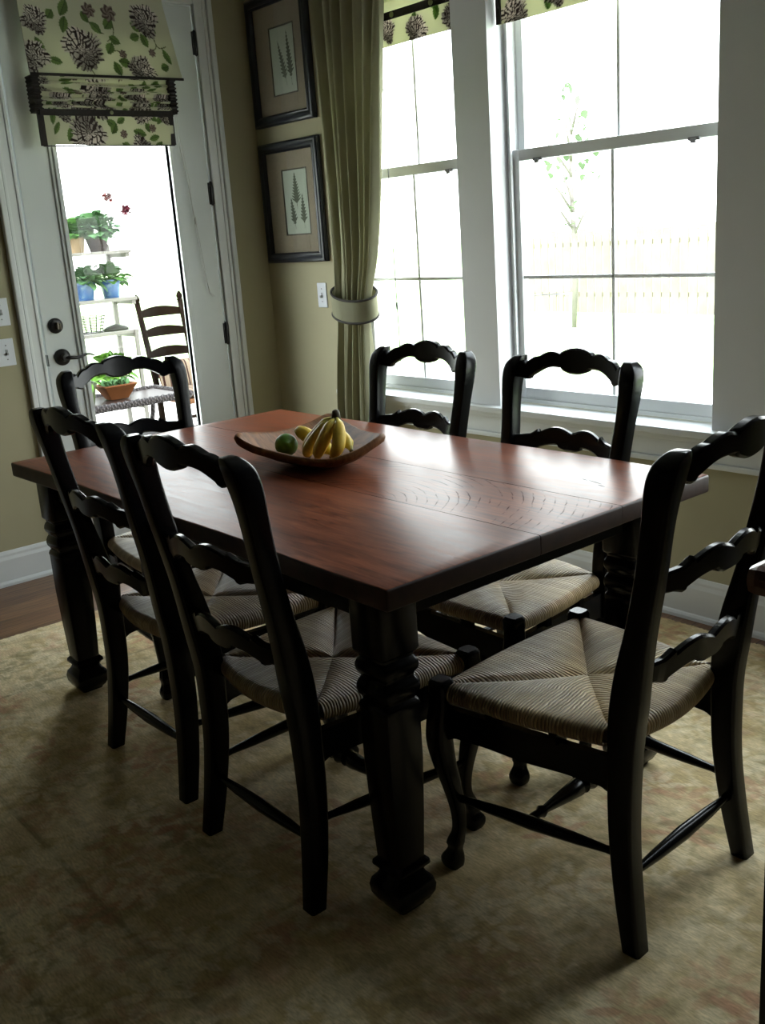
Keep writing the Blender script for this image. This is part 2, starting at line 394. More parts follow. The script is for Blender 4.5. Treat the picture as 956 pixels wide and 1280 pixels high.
# door casing with stepped moulding
def casing(m, y0, y1, z0, z1, outer):
    m.box(WX, WX + .016, y0, y1, z0, z1, .003)
CW = .09
m = MB()
for s, e in ((-1, DY0 - .012), (1, DY1 + .012)):
    a, b = sorted((e, e + s * CW))
    m.box(WX, WX + .012, a, b, 0, DZ + .012 + CW, .003)
    o0, o1 = sorted((e + s * (CW - .026), e + s * CW)); m.box(WX, WX + .030, o0, o1, 0, DZ + .012 + CW, .006)
    o0, o1 = sorted((e + s * .045, e + s * .060)); m.box(WX, WX + .019, o0, o1, 0, DZ + .04, .004)
    o0, o1 = sorted((e, e + s * .012)); m.box(WX, WX + .018, o0, o1, 0, DZ + .012, .004)
m.box(WX, WX + .012, DY0 - .012, DY1 + .012, DZ + .012, DZ + .012 + CW, .003); m.box(WX, WX + .030, DY0 - CW, DY1 + CW, DZ + CW - .014, DZ + CW + .012, .006)
# jamb
m.box(WX - .12, WX + .002, DY0 - .02, DY0 - .004, 0, DZ + .02); m.box(WX - .12, WX + .002, DY1 + .004, DY1 + .02, 0, DZ + .02); m.box(WX - .12, WX + .002, DY0 - .02, DY1 + .02, DZ + .004, DZ + .02)
m.box(WX - .12, WX + .002, DY0, DY1, 0, .012)
struct(m.build('trim_door', M['trim']))

# ------------------------------------------------------------------ glazed door
GY0, GY1, GZ0, GZ1 = -1.045, -.502, .30, 2.28
XD = WX + .006                 # room face of the door slab
door = empty('door_1', (WX - .02, (DY0 + DY1) / 2, .012)); struct(door)
m = MB()
for a in ((DY0 + .003, GY0 - .02, .014, DZ), (GY1 + .02, DY1 - .003, .014, DZ), (GY0 - .02, GY1 + .02, .014, GZ0 - .02), (GY0 - .02, GY1 + .02, GZ1 + .02, DZ)):
    m.box(XD - .045, XD, a[0], a[1], a[2], a[3], .0015)
local(m.build('door_slab', M['door']), door)
m = MB()   # raised glass stop with a stepped profile
for w, x1 in ((.034, .010), (.020, .020)):
    for a in ((GY0 - w, GY0 + (.034 - w) * 0, GZ0 - w, GZ1 + w), (GY1, GY1 + w, GZ0 - w, GZ1 + w)):
        m.box(XD - .03, XD + x1, a[0], a[1], a[2], a[3], .004)
    m.box(XD - .03, XD + x1, GY0, GY1, GZ0 - w, GZ0, .004); m.box(XD - .03, XD + x1, GY0, GY1, GZ1, GZ1 + w, .004)
local(m.build('glass_frame', M['door']), door)
m = MB(); m.box(XD - .026, XD - .020, GY0, GY1, GZ0, GZ1); local(m.build('glass_pane', M['glass']), door)
for z in (.31, .975, 1.64, 2.305):
    m = MB(); m.box(XD - .004, XD + .006, DY1 - .012, DY1 + .012, z - .05, z + .05, .001)
    m.lathe([(0.001, -.057), (.005, -.054), (.0075, -.05), (.0075, .05), (.005, .054), (.001, .057)], (XD + .009, DY1, z), 12)
    local(m.build('hinge', M['bronze'], auto=40), door)
Mx = Matrix.Rotation(PI / 2, 4, 'Y')
def face_lathe(m, prof, c, n=28):
    m.lathe(prof, (0, 0, 0), n, M=Matrix.Translation(c) @ Mx)
m = MB(); face_lathe(m, [(.001, -.01), (.034, -.01), (.034, .006), (.031, .012), (.024, .016), (.001, .017)], (XD, -1.165, 1.108))
db = m.build('deadbolt', M['bronze'], auto=35); local(db, door)
m = MB(); m.box(XD + .014, XD + .034, -1.170, -1.160, 1.092, 1.124, .003); m.lathe([(.001, -.014), (.006, -.012), (.006, .012), (.001, .014)], (XD + .02, -1.152, 1.104), 10)
t = m.build('thumb_turn', simple('worn_bronze', (.12, .10, .08, 1), .35, .2, 30, metal=.6)); t.data.transform(Matrix.LocRotScale(door.location, None, None).inverted()); t.parent = db
m = MB(); face_lathe(m, [(.001, -.01), (.037, -.01), (.037, .006), (.034, .013), (.026, .018), (.017, .022), (.015, .046), (.001, .048)], (XD, -1.155, .968))
rs = m.build('lever_rose', M['bronze'], auto=35); local(rs, door)
m = MB(); m.tube([(XD + .04, -1.158, .968), (XD + .046, -1.13, .965), (XD + .046, -1.105, .962), (XD + .044, -1.08, .966), (XD + .044, -1.06, .972), (XD + .043, -1.04, .970), (XD + .042, -1.022, .962)], [.010, .009, .008, .0065, .0055, .005, .003], 10, squash=(.8, 1))
t = m.build('lever_handle', M['bronze'], smooth=True); t.data.transform(Matrix.LocRotScale(door.location, None, None).inverted()); t.parent = rs
m = MB(); m.box(XD - .03, XD + .0008, DY0 + .0028, DY0 + .006, .935, .985); local(m.build('strike_plate', M['bronze']), door)

# ------------------------------------------------------------------ windows
def window(idx, x0, x1, latch=True):
    w = empty('window_%d' % idx, ((x0 + x1) / 2, .12, Z0)); struct(w)
    zm = 1.655; y = .10
    m = MB(); f = .016
    for a in ((x0, x0 + f, Z0, Z1), (x1 - f, x1, Z0, Z1), (x0 + f, x1 - f, Z0, Z0 + f), (x0 + f, x1 - f, Z1 - f, Z1)): m.box(a[0], a[1], y - .02, y + .06, a[2], a[3], .002)
    m.box(x0 + f, x0 + f + .008, y - .03, y - .018, Z0, Z1, .001); m.box(x1 - f - .008, x1 - f, y - .03, y - .018, Z0, Z1, .001)
    local(m.build('window_frame', M['vinyl']), w)
    a, b = x0 + f, x1 - f
    for nm, z0, z1, yy, rail_b, rail_t in (('lower_sash', Z0 + f, zm + .02, y - .012, .045, .042), ('upper_sash', zm - .02, Z1 - f, y + .024, .04, .035)):
        m = MB(); s = .034; th = .030
        m.box(a, a + s, yy, yy + th, z0, z1, .003); m.box(b - s, b, yy, yy + th, z0, z1, .003)
        m.box(a + s, b - s, yy, yy + th, z0, z0 + rail_b, .003); m.box(a + s, b - s, yy, yy + th, z1 - rail_t, z1, .003)
        sash = local(m.build(nm, M['vinyl']), w)
        Mi = Matrix.LocRotScale(w.location, None, None).inverted()
        cx = (a + b) / 2; cz = (z0 + rail_b + z1 - rail_t) / 2
        m = MB(); m.box(cx - .007, cx + .007, yy + .008, yy + .022, z0 + rail_b, z1 - rail_t, .003); m.box(a + s, b - s, yy + .008, yy + .022, cz - .007, cz + .007, .003)
        g = m.build('muntin', M['vinyl']); g.data.transform(Mi); g.parent = sash
        m = MB(); m.box(a + s, b - s, yy + .013, yy + .017, z0 + rail_b, z1 - rail_t)
        g = m.build('glass_pane', M['glass']); g.data.transform(Mi); g.parent = sash
        if nm == 'lower_sash':
            for xx in (a + .13, b - .13):
                m = MB(); m.box(xx - .022, xx + .022, yy - .006, yy + .002, z1 - rail_t - .006, z1 - rail_t + .006, .002); m.box(xx - .01, xx + .01, yy - .012, yy - .004, z1 - rail_t - .014, z1 - rail_t, .002)
                g = m.build('latch', M['screw']); g.data.transform(Mi); g.parent = sash
    return w
for i, (a, b) in enumerate(WIN): window(i + 1, a, b)

# ------------------------------------------------------------------ floral cloth pattern (numpy)
CREAM = np.array([.54, .54, .39]); BROWN = np.array([.030, .020, .018]); BLUSH = np.array([.60, .54, .48])
LEAF = np.array([.13, .20, .055]); LEAFD = np.array([.045, .075, .025]); STEM = np.array([.10, .11, .05])
def floral(U, V, motifs):
    C = np.ones(U.shape + (3,)) * CREAM
    rng = np.random.RandomState(3)
    for mt in motifs:
        if mt[0] == 'stem':
            _, x0, y0, x1, y1, bend = mt
            for t in np.linspace(0, 1, 60):
                x = x0 + (x1 - x0) * t + bend * math.sin(PI * t) * (y1 - y0); y = y0 + (y1 - y0) * t - bend * math.sin(PI * t) * (x1 - x0)
                C[(U - x)**2 + (V - y)**2 < .0022**2] = STEM
    for mt in motifs:
        if mt[0] == 'leaf':
            _, x, y, L, W, a = mt
            dx, dy = U - x, V - y; p = dx * math.cos(a) + dy * math.sin(a); q = -dx * math.sin(a) + dy * math.cos(a)
            t = p / L; w = W * np.sin(np.clip(t, 0, 1) * PI)**.8 * (1 + .08 * np.sin(t * 40))
            ins = (t > 0) & (t < 1) & (np.abs(q) < w)
            sh = np.where(q > 0, 1.0, .6) * (1 - .35 * (np.abs(np.sin(t * 24 + np.abs(q) / W * 3)) < .3))
            col = LEAFD + (LEAF - LEAFD) * sh[..., None]
            C[ins] = col[ins]; C[ins & (np.abs(q) < W * .07)] = LEAFD
    for mt in motifs:
        if mt[0] == 'mum':
            _, x, y, R, n, a0 = mt
            dx, dy = U - x, V - y; dx = dx + R * .10 * np.sin(dy / R * 5 + a0 * 3) + R * .05 * np.sin(dx / R * 11); dy = dy + R * .10 * np.sin(dx / R * 4.3 + a0) + R * .04 * np.sin(dy / R * 13 + 1); r = np.sqrt(dx * dx + dy * dy) / R; th = np.arctan2(dy + .15 * R * (1 - r), dx) + a0
            edge = .84 + .16 * np.abs(np.cos(th * n / 2)) + .06 * np.sin(th * 3 + a0)
            ring = np.floor(np.clip(r, 0, .999)**.8 * 4)
            ph = th * (n / 2) * (.55 + .15 * ring) + ring * 1.9 + r * 3.2 * np.sin(th * 1.5 + a0)
            ph = np.where(ring == 3, th * n / 2 + 1.2 * np.sin(th * 2 + a0), ph)
            s = np.abs(np.sin(ph)); fr = np.clip(r, 0, .999)**.8 * 4 - ring
            light = (s > .58) & (fr > .16)
            col = np.where(light[..., None], BLUSH * (.75 + .35 * np.sin(th - .8))[..., None], BROWN)
            ins = r < edge; C[ins] = col[ins]
            dark = ins & (((U - x - R * .25)**2 + (V - y - R * .35)**2) < (R * .32)**2) & (s < .8); C[dark] = BROWN * 1.4
        if mt[0] == 'bud':
            _, x, y, R = mt
            dx, dy = U - x, V - y; r = np.sqrt(dx * dx + dy * dy) / R; th = np.arctan2(dy, dx)
            ins = r < .85 + .12 * np.cos(th * 7); s = np.sin(th * 6 + r * 9) > 0
            col = np.where(s[..., None], np.array([.25, .20, .17]), np.array([.09, .06, .05])); C[ins] = col[ins]
    return C
def door_motifs():
    m = [('mum', .25, 2.245, .088, 26, .3), ('mum', .575, 2.375, .070, 22, 1.3), ('mum', .505, 2.172, .062, 24, 2.2), ('mum', .06, 2.345, .058, 22, .9), ('mum', .03, 2.205, .066, 22, 1.9),
         ('bud', .315, 2.40, .033), ('bud', .405, 2.393, .038), ('bud', .43, 2.232, .020), ('bud', .575, 2.243, .019)]
    for x, y, L, W, a in ((.20, 2.45, .08, .020, 2.2), (.18, 2.37, .075, .022, 1.0), (.20, 2.37, .07, .02, -1.9), (.12, 2.355, .045, .02, .9), (.55, 2.33, .06, .018, 2.6), (.53, 2.31, .05, .018, -2.9), (.54, 2.32, .06, .018, -1.2),
                          (.37, 2.33, .06, .022, .8), (.35, 2.31, .06, .018, 2.3), (.38, 2.30, .055, .018, -.5), (.36, 2.23, .055, .02, 1.0), (.38, 2.2, .06, .02, -1.2), (.46, 2.19, .06, .02, 2.9), (.60, 2.18, .04, .018, .2),
                          (.58, 2.31, .045, .014, .5), (.63, 2.26, .07, .014, -1.2), (.15, 2.185, .06, .016, 2.9), (.21, 2.19, .06, .016, -.3), (.05, 2.28, .07, .016, -1.1), (.3, 2.35, .05, .016, 2.0), (.27, 2.16, .05, .014, 2.4)):
        m.append(('leaf', x, y, L, W, a))
    for a in ((.30, 2.38, .36, 2.31, .2), (.41, 2.36, .37, 2.28, -.2), (.20, 2.43, .10, 2.44, .3), (.43, 2.235, .37, 2.23, .2), (.57, 2.25, .60, 2.30, .3), (.27, 2.16, .29, 2.12, 0), (.60, 2.30, .65, 2.27, .4)): m.append(('stem',) + a)
    # cloth that runs down through the folds and the hem panel
    for i, (x, y) in enumerate(((.30, 2.03), (.12, 1.99), (.5, 2.0), (.22, 1.905), (.48, 1.85), (.03, 2.09), (.63, 1.99))):
        m.append(('mum', x, y, (.072, .05, .06, .088, .05, .05, .05)[i], 22, i * 1.3))
    for x, y in ((.40, 1.90), (.55, 1.925), (.42, 2.06), (.2, 2.07)): m.append(('bud', x, y, .02))
    rng = random.Random(5)
    for i in range(26): m.append(('leaf', rng.uniform(.05, .64), rng.uniform(1.86, 2.13), rng.uniform(.04, .07), rng.uniform(.012, .02), rng.uniform(0, 6.2)))
    m.append(('leaf', .32, 1.955, .06, .018, -.5)); m.append(('leaf', .52, 1.955, .05, .014, -1.3)); m.append(('leaf', .34, 1.90, .05, .018, 1.0))
    return m
def cloth_grid(name, nu, nv, pos, uv, motifs, mat, parent, thick=.0):
    """pos(i,j) -> point, uv(i,j) -> pattern coordinates"""
    V = []; UV = np.zeros((nu * nv, 2))
    for j in range(nv):
        for i in range(nu):
            V.append(pos(i / (nu - 1), j / (nv - 1))); UV[j * nu + i] = uv(i / (nu - 1), j / (nv - 1))
    F = [(j * nu + i, j * nu + i + 1, (j + 1) * nu + i + 1, (j + 1) * nu + i) for j in range(nv - 1) for i in range(nu - 1)]
    C = floral(UV[:, 0], UV[:, 1], motifs)
    o = mesh_obj(name, V, F, mat, None, True, cols=C)
    sm = o.modifiers.new('thick', 'SOLIDIFY'); sm.thickness = .0025; sm.offset = -1
    return local(o, parent)

# Roman shade on the door
sh = empty('roman_shade', (XD, -.80, 1.85), 0, 'cream floral roman shade with brown trim gathered on the glazed door', 'shade')
mot = door_motifs()
yl, yr = -1.150, -.478
def pos_top(u, v):
    z = 2.62 - v * (2.62 - 2.140); t = (2.62 - z) / .48
    l = yl + .0 + .012 * t; r_ = yr + .05 * clampf((2.45 - z) / .3, 0, 1)
    return (WX + .060 + .020 * t + .003 * math.sin(u * 9 + v * 4), l + (r_ - l) * u, z - .004 * math.sin(PI * u))
cloth_grid('shade_panel', 230, 170, pos_top, lambda u, v: (u * .69, 2.62 - v * .48), mot, M['floral'], sh)
def fold_xz(v):
    # five soft pleats stacked between 2.135 and 1.985
    n = 5; k_ = v * n; ph = k_ - math.floor(k_)
    z = 2.150 - v * .160 - .012 * math.sin(2 * PI * ph); x = WX + .060 + .040 * math.sin(PI * ph)**.7 * (.7 + .3 * v) + .012 * v
    return x, z
def pos_fold(u, v):
    x, z = fold_xz(v); bulge = 1 - (2 * u - 1)**6
    z -= .010 * math.sin(PI * u) * (1 - v) + .004 * math.sin(u * 7 + v * 11); x = WX + .06 + (x - WX - .06) * (.55 + .45 * bulge)
    a = yl + .035; b = yr - .012
    return (x, a + (b - a) * u, z)
cloth_grid('shade_fold', 220, 110, pos_fold, lambda u, v: (u * .66 + .02, 2.13 - v * .17 + .03 * math.sin(v * 30)), mot, M['floral'], sh)
def pos_low(u, v):
    a = yl + .020; b = yr - .030
    return (WX + .082 + .006 * math.sin(PI * v) + .003 * math.sin(u * 8), a + (b - a) * u, 1.988 - v * .135 + .004 * math.sin(u * 5 + 1))
cloth_grid('shade_hem', 230, 60, pos_low, lambda u, v: (u * .66, 1.985 - v * .135), mot, M['floral'], sh)
m = MB(); m.box(WX + .086, WX + .093, yl + .010, yr + .054, 2.128, 2.139, .002); local(m.build('dowel_band', M['brown_trim']), sh)
m = MB(); m.box(WX + .092, WX + .100, yl + .022, yr - .026, 1.972, 1.998, .002); local(m.build('trim_band', M['brown_trim']), sh)
m = MB(); m.box(WX + .086, WX + .093, yl + .022, yr - .03, 1.849, 1.854, .001); local(m.build('hem_edge', M['brown_trim']), sh)
for y0, y1 in ((yl + .012, yl + .040), (yr - .048, yr - .024)):
    m = MB(); m.box(WX + .084, WX + .093, y0, y1, 1.852, 1.985, .002); local(m.build('side_trim', M['brown_trim']), sh)
for yy in (yl + .028, yr - .010):
    m = MB(); R = []
    for q in range(73):      # gathered ends of the pleats
        ph = q / 4 * PI; z = 2.130 - q * .0020; o_ = .004 * math.sin(ph)
        R.append([Vector((WX + .03, yy - .018 - o_ * .6, z)), Vector((WX + .094 + o_, yy - .018 - o_ * .6, z)), Vector((WX + .094 + o_, yy + .014 + o_ * .6, z)), Vector((WX + .03, yy + .014 + o_ * .6, z))])
    m.rings(R)
    local(m.build('side_trim', M['brown_trim']), sh)
m = MB(); face_lathe(m, [(.001, 0), (.008, 0), (.008, .002), (.005, .004), (.001, .004)], (WX + .100, -.805, 1.986), 14); local(m.build('button', M['button']), sh)
# the shade's pull cord hanging over the door stile
cd_ = [(WX + .05, -.462, 2.10), (WX + .025, -.455, 1.9), (WX + .02, -.425, 1.7), (WX + .02, -.415, 1.60), (WX + .022, -.40, 1.45), (WX + .02, -.385, 1.3), (WX + .02, -.375, 1.18), (WX + .022, -.36, 1.16)]
m = MB(); m.tube(cd_, .0014, 6); m.tube([(c[0] + .002, c[1] + .012 * math.sin(i * 1.1), c[2]) for i, c in enumerate(cd_)], .0012, 6)
m.lathe([(.001, 0), (.006, .004), (.005, .03), (.002, .036)], (WX + .026, -.408, 1.50), 10)
local(m.build('pull_cord', M['cord'], smooth=True), sh)

# Roman shades inside the windows
def window_shade(x0, x1, zb, label):
    s = empty('roman_shade', ((x0 + x1) / 2, .04, zb), 0, label, 'shade', 'floral roman shades inside the windows')
    rng = random.Random(int(x0 * 100)); ms = []
    for i in range(5): ms.append(('mum', .08 + .21 * i + rng.uniform(-.03, .03), zb + (.02, .06, .03, .05, .01)[i], rng.uniform(.045, .065), 22, i))
    for i in range(8): ms.append(('bud', rng.uniform(0, .95), zb + rng.uniform(.02, .4), .018))
    for i in range(36): ms.append(('leaf', rng.uniform(0, .95), zb + rng.uniform(.0, .42), rng.uniform(.04, .07), .018, rng.uniform(0, 6.2)))
    a, b = x0 + .012, x1 - .012
    cloth_grid('shade_hem', 200, 40, lambda u, v: (a + (b - a) * u, .040 + .004 * math.sin(u * 7), zb + v * .10), lambda u, v: (u * (b - a), zb + v * .1), ms, M['floral_thin'], s)
    def pf(u, v):
        k_ = v * 4; ph = k_ - math.floor(k_)
        return (a + (b - a) * u, .034 - .028 * math.sin(PI * ph)**.7, zb + .125 + v * .28 + .010 * math.sin(2 * PI * ph))
    cloth_grid('shade_fold', 180, 70, pf, lambda u, v: (u * (b - a), zb + .12 + v * .3), ms, M['floral_thin'], s)
    m = MB(); m.box(a, b, .028, .036, zb + .098, zb + .128, .002); local(m.build('trim_band', M['brown_trim']), s)
    for e0 in (a - .002, b - .02):
        m = MB(); m.box(e0, e0 + .022, .030, .038, zb, zb + .1, .002); local(m.build('side_trim', M['brown_trim']), s)
    for q in (.18, .5, .82):
        xx = a + (b - a) * q; m = MB(); m.lathe([(.001, -.002), (.011, -.002), (.011, .002), (.001, .002)], (0, 0, 0), 14, M=Matrix.Translation((xx, .026, zb + .113)) @ Matrix.Rotation(PI / 2, 4, 'X')); local(m.build('button', M['button']), s)
    if x0 < 1:
        xx = .911; m = MB(); m.tube([(xx, .03, zb + .05), (xx, .03, 1.3), (xx + .002, .03, 1.02), (xx + .002, .03, .78)], .0022, 6); m.tube([(xx, .03, 1.10), (xx, .03, 1.07)], [.005, .004], 8); local(m.build('pull_cord', M['cord_dark'], smooth=True), s)
window_shade(*WIN[0], 2.145, 'floral roman shade in the window beside the olive curtain')
window_shade(*WIN[1], 2.115, 'floral roman shade at the top of the wide window with four lower panes')

# ------------------------------------------------------------------ curtain
cu = empty('curtain', (.79, -.1, 0), 0, 'long olive green curtain tied back beside the framed fern prints', 'curtain')
def cedge(z):
    # left edge, right edge, depth centre
    K = [(0.02, .60, .835, -.095), (.58, .605, .85, -.095), (.85, .64, .875, -.10), (1.02, .665, .885, -.10), (1.10, .66, .895, -.10), (1.16, .655, .91, -.10), (1.30, .655, .955, -.10), (1.55, .645, 1.00, -.10), (1.9, .635, 1.045, -.10), (2.3, .62, 1.10, -.10), (2.82, .60, 1.18, -.10)]
    return interp(K, z)
NU, NV = 240, 130; V = []
for j in range(NV):
    z = .02 + (2.82 - .02) * j / (NV - 1); l, r_, yc = cedge(z)
    sq = math.exp(-((z - 1.08) / .22)**2)
    for i in range(NU):
        u = i / (NU - 1); ph = u * 7 * 2 * PI + .7 * math.sin(u * 9 + 1) + .25 * math.sin(z * 2.3 + u * 5)
        amp = .045 * (1 - .45 * sq) * (.75 + .35 * math.sin(u * 13 + 2))
        V.append((l + (r_ - l) * (u + .018 * math.sin(ph * 1.0 + 1.2)), yc - .012 * sq + amp * math.sin(ph) * (.85 if z > 1.1 else 1.0) + .004 * math.sin(ph * 2.1 + z * 3), z))
F = [(j * NU + i, j * NU + i + 1, (j + 1) * NU + i + 1, (j + 1) * NU + i) for j in range(NV - 1) for i in range(NU - 1)]
o = mesh_obj('curtain_cloth', V, F, M['curtain']); o.modifiers.new('t', 'SOLIDIFY').thickness = .0015; local(o, cu)
def band_ring(zl, zr, h, out, n=48):
    l, r_ = .648, .908; cx, cy = (l + r_) / 2, -.105; R = []
    for q in range(n):
        a = 2 * PI * q / n; x = cx + (r_ - l) / 2 * 1.05 * math.cos(a); y = cy + .062 * math.sin(a); t = (x - l) / (r_ - l)
        sag = .030 * math.sin(a) + (zr - zl) * t + zl
        nx, ny = math.cos(a), math.sin(a)
        R.append([Vector((x + nx * out, y + ny * out, sag + h / 2)), Vector((x + nx * (out + .004), y + ny * (out + .004), sag + h / 2)), Vector((x + nx * (out + .004), y + ny * (out + .004), sag - h / 2)), Vector((x + nx * out, y + ny * out, sag - h / 2))])
    return R
tb = empty('curtain_tieback', (.78, -.1, 1.10), 0, 'olive cloth tieback with dark braid edges gathering the curtain', 'tieback')
m = MB(); m.rings(band_ring(1.128, 1.092, .095, .002), closed=True); local(m.build('cloth_band', M['curtain'], smooth=False, auto=40), tb)
for dz in (.048, -.048):
    m = MB(); pts = [sum((p for p in r_), Vector()) / 4 + Vector((0, 0, dz)) for r_ in band_ring(1.128, 1.092, .095, .003)]
    m.tube(pts + pts[:2], .0055, 8); local(m.build('braid_edge', M['curtain_trim'], smooth=True), tb)
m = MB(); m.axis((.35, -.10, 2.84), (4.0, -.10, 2.84), [(0, .014), (1, .014)], 14)
rod = m.build('curtain_rod', M['bronze'], smooth=False, auto=40); tag(rod, 'dark curtain rod high above the windows', 'rod')
for xx in (.50, 3.85):
    m = MB(); m.box(xx, xx + .03, -.112, 0.0, 2.82, 2.86, .004); local(m.build('bracket', M['bronze']), rod)

# ------------------------------------------------------------------ framed fern prints
def fern_cols(U, Vv, stems):
    C = np.ones(U.shape + (3,)) * np.array([.48, .54, .45]); G = np.array([.075, .09, .055])
    for (bx, by, tx, ty, w, n) in stems:
        L = math.hypot(tx - bx, ty - by); a = math.atan2(ty - by, tx - bx)
        p = ((U - bx) * math.cos(a) + (Vv - by) * math.sin(a)) / L; q = (-(U - bx) * math.sin(a) + (Vv - by) * math.cos(a))
        C[(p > 0) & (p < 1) & (np.abs(q) < .0011)] = G
        lim = w * np.clip((p - .14) / .14, 0, 1) * np.clip((1 - p) * 1.2, 0, 1)**.8
        s = np.sin((p * L + np.abs(q) * -.55) * 2 * PI / (L / n))
        body = (p > .16) & (p < 1) & (np.abs(q) < lim * (.72 + .28 * s)) & ((s > -.75) | (np.abs(q) < lim * .45))
        C[body] = G * (1 + .25 * np.sin(U * 900)[body])[:, None]
    return C
def picture(x0, x1, z0, z1, px0, px1, pz0, pz1, stems, label):
    p = empty('picture_frame', ((x0 + x1) / 2, 0, z0), 0, label, 'picture', 'framed botanical prints')
    fw_ = .047; m = MB()
    prof = [(0, 0), (0, .020), (.006, .026), (.016, .028), (.022, .024), (.034, .022), (.040, .026), (fw_, .020), (fw_, .004), (fw_ - .001, 0)]
    cs = [(x0, z0, 1, 1), (x1, z0, -1, 1), (x1, z1, -1, -1), (x0, z1, 1, -1)]
    m.rings([[Vector((cx + sx * a, -.002 - b, cz + sz * a)) for a, b in prof] for cx, cz, sx, sz in cs], closed=True)
    local(m.build('frame', M['frame'], auto=50), p)
    m = MB(); a, b, c, d = x0 + fw_ - .002, x1 - fw_ + .002, z0 + fw_ - .002, z1 - fw_ + .002; y = -.010
    # mat board with a real opening
    e0, e1, e2, e3 = px0, px1, pz0, pz1
    m.box(a, e0, y, y + .003, c, d); m.box(e1, b, y, y + .003, c, d); m.box(e0, e1, y, y + .003, c, e2); m.box(e0, e1, y, y + .003, e3, d)
    local(m.build('mat_board', M['mat']), p)
    m = MB(); t = .006
    m.box(e0, e0 + t, y - .001, y + .002, e2, e3); m.box(e1 - t, e1, y - .001, y + .002, e2, e3); m.box(e0 + t, e1 - t, y - .001, y + .002, e2, e2 + t); m.box(e0 + t, e1 - t, y - .001, y + .002, e3 - t, e3)
    local(m.build('fillet', M['fillet']), p)
    nu, nv = 110, 170; V = []; U2 = []; 
    for j in range(nv):
        for i in range(nu):
            uu, vv = i / (nu - 1), j / (nv - 1); V.append((e0 + (e1 - e0) * uu, y + .003, e2 + (e3 - e2) * vv)); U2.append((uu * (e1 - e0), vv * (e3 - e2)))
    F = [(j * nu + i, j * nu + i + 1, (j + 1) * nu + i + 1, (j + 1) * nu + i) for j in range(nv - 1) for i in range(nu - 1)]
    U2 = np.array(U2); o = mesh_obj('fern_print', V, F, M['print'], cols=fern_cols(U2[:, 0], U2[:, 1], stems)); local(o, p)
    m = MB(); m.box(a, b, -.0155, -.0145, c, d); local(m.build('glass_pane', M['pic_glass']), p)
    m = MB(); m.box(x0 + .004, x1 - .004, -.006, 0.0, z0 + .004, z1 - .004); local(m.build('backing', M['frame']), p)
picture(.005, .482, 1.927, 2.492, .166, .364, 2.052, 2.351, [(.112, .04, .062, .235, .030, 12), (.152, .035, .134, .272, .032, 14)], 'upper black-framed print of two tall ferns on the olive wall')
picture(.005, .485, 1.292, 1.852, .168, .373, 1.419, 1.725, [(.105, .12, .100, .290, .045, 12), (.080, .03, .058, .175, .034, 9), (.152, .03, .150, .190, .034, 10)], 'lower black-framed print of three small ferns on the olive wall')

# ------------------------------------------------------------------ switches
def switch_plate(c, n, gangs, label, group=None):
    p = empty('light_switch', c, 0, label, 'light switch', group)
    u = Vector((0, 1, 0)) if n == 'x' else Vector((1, 0, 0)); nn = Vector((1, 0, 0)) if n == 'x' else Vector((0, -1, 0))
    w = .035 + .023 * (gangs - 1)
    def bx(m, cu_, cz, du, dz, d0, d1, b):
        a = u * (cu_ - du) + nn * d0 + Vector((0, 0, cz - dz)); e = u * (cu_ + du) + nn * d1 + Vector((0, 0, cz + dz))
        m.box(min(a.x, e.x), max(a.x, e.x), min(a.y, e.y), max(a.y, e.y), a.z, e.z, b)
    m = MB(); bx(m, 0, 0, w, .058, 0, .006, .0025); m.build('plate', M['plate'], p)
    for g in range(gangs):
        cx = (g - (gangs - 1) / 2) * .046
        m = MB(); bx(m, cx, 0, .0055, .012, .005, .008, .001); bx(m, cx, -.006, .004, .006, .006, .018, .0015); m.build('toggle', M['screw'], p)
        for dz in (.030, -.030):
            m = MB(); bx(m, cx, dz, .0028, .0028, .005, .0075, .001); m.build('screw', M['screw'], p)
switch_plate((WX, -1.394, 1.190), 'x', 1, 'single white toggle switch left of the glazed door, above the double one')
switch_plate((WX, -1.420, 1.020), 'x', 2, 'double white toggle switch left of the glazed door')
switch_plate((.408, 0, 1.134), 'y', 1, 'white toggle switch below the framed prints near the curtain')

# ------------------------------------------------------------------ rug
RX0, RX1, RY0, RY1 = .62, 4.28, -2.81, -.07
nu, nv = 523, 392
xs = np.linspace(RX0, RX1, nu); ys = np.linspace(RY0, RY1, nv); XX, YY = np.meshgrid(xs, ys)
d = np.minimum(np.minimum(XX - RX0, RX1 - XX), np.minimum(YY - RY0, RY1 - YY))
C = np.ones(XX.shape + (3,)) * np.array([.58, .46, .27])
rng = np.random.RandomState(11)
def field(scale, seed):
    r_ = np.random.RandomState(seed); z = np.zeros(XX.shape)
    for o_ in range(4):
        for q in range(5):
            a = r_.uniform(0, 2 * PI); fr = scale * 2**o_ * r_.uniform(.7, 1.3); z += np.sin((XX * math.cos(a) + YY * math.sin(a)) * fr + r_.uniform(0, 6.3)) / 2**(o_ * .8)
    return z / 5
GOLD = np.array([.50, .37, .17]); CRM = np.array([.72, .62, .42]); RED = np.array([.46, .24, .15]); OLV = np.array([.30, .25, .14])
f1, f2, f3 = field(4, 1), field(7, 2), field(11, 3)
def blend(mask, col, a):
    global C
    C = C * (1 - (mask * a)[..., None]) + col * (mask * a)[..., None]
blend(np.clip(f1 * .9 + .4, 0, 1), GOLD, .45); blend(np.clip(f2 * .8 + .15, 0, 1), CRM, .4)
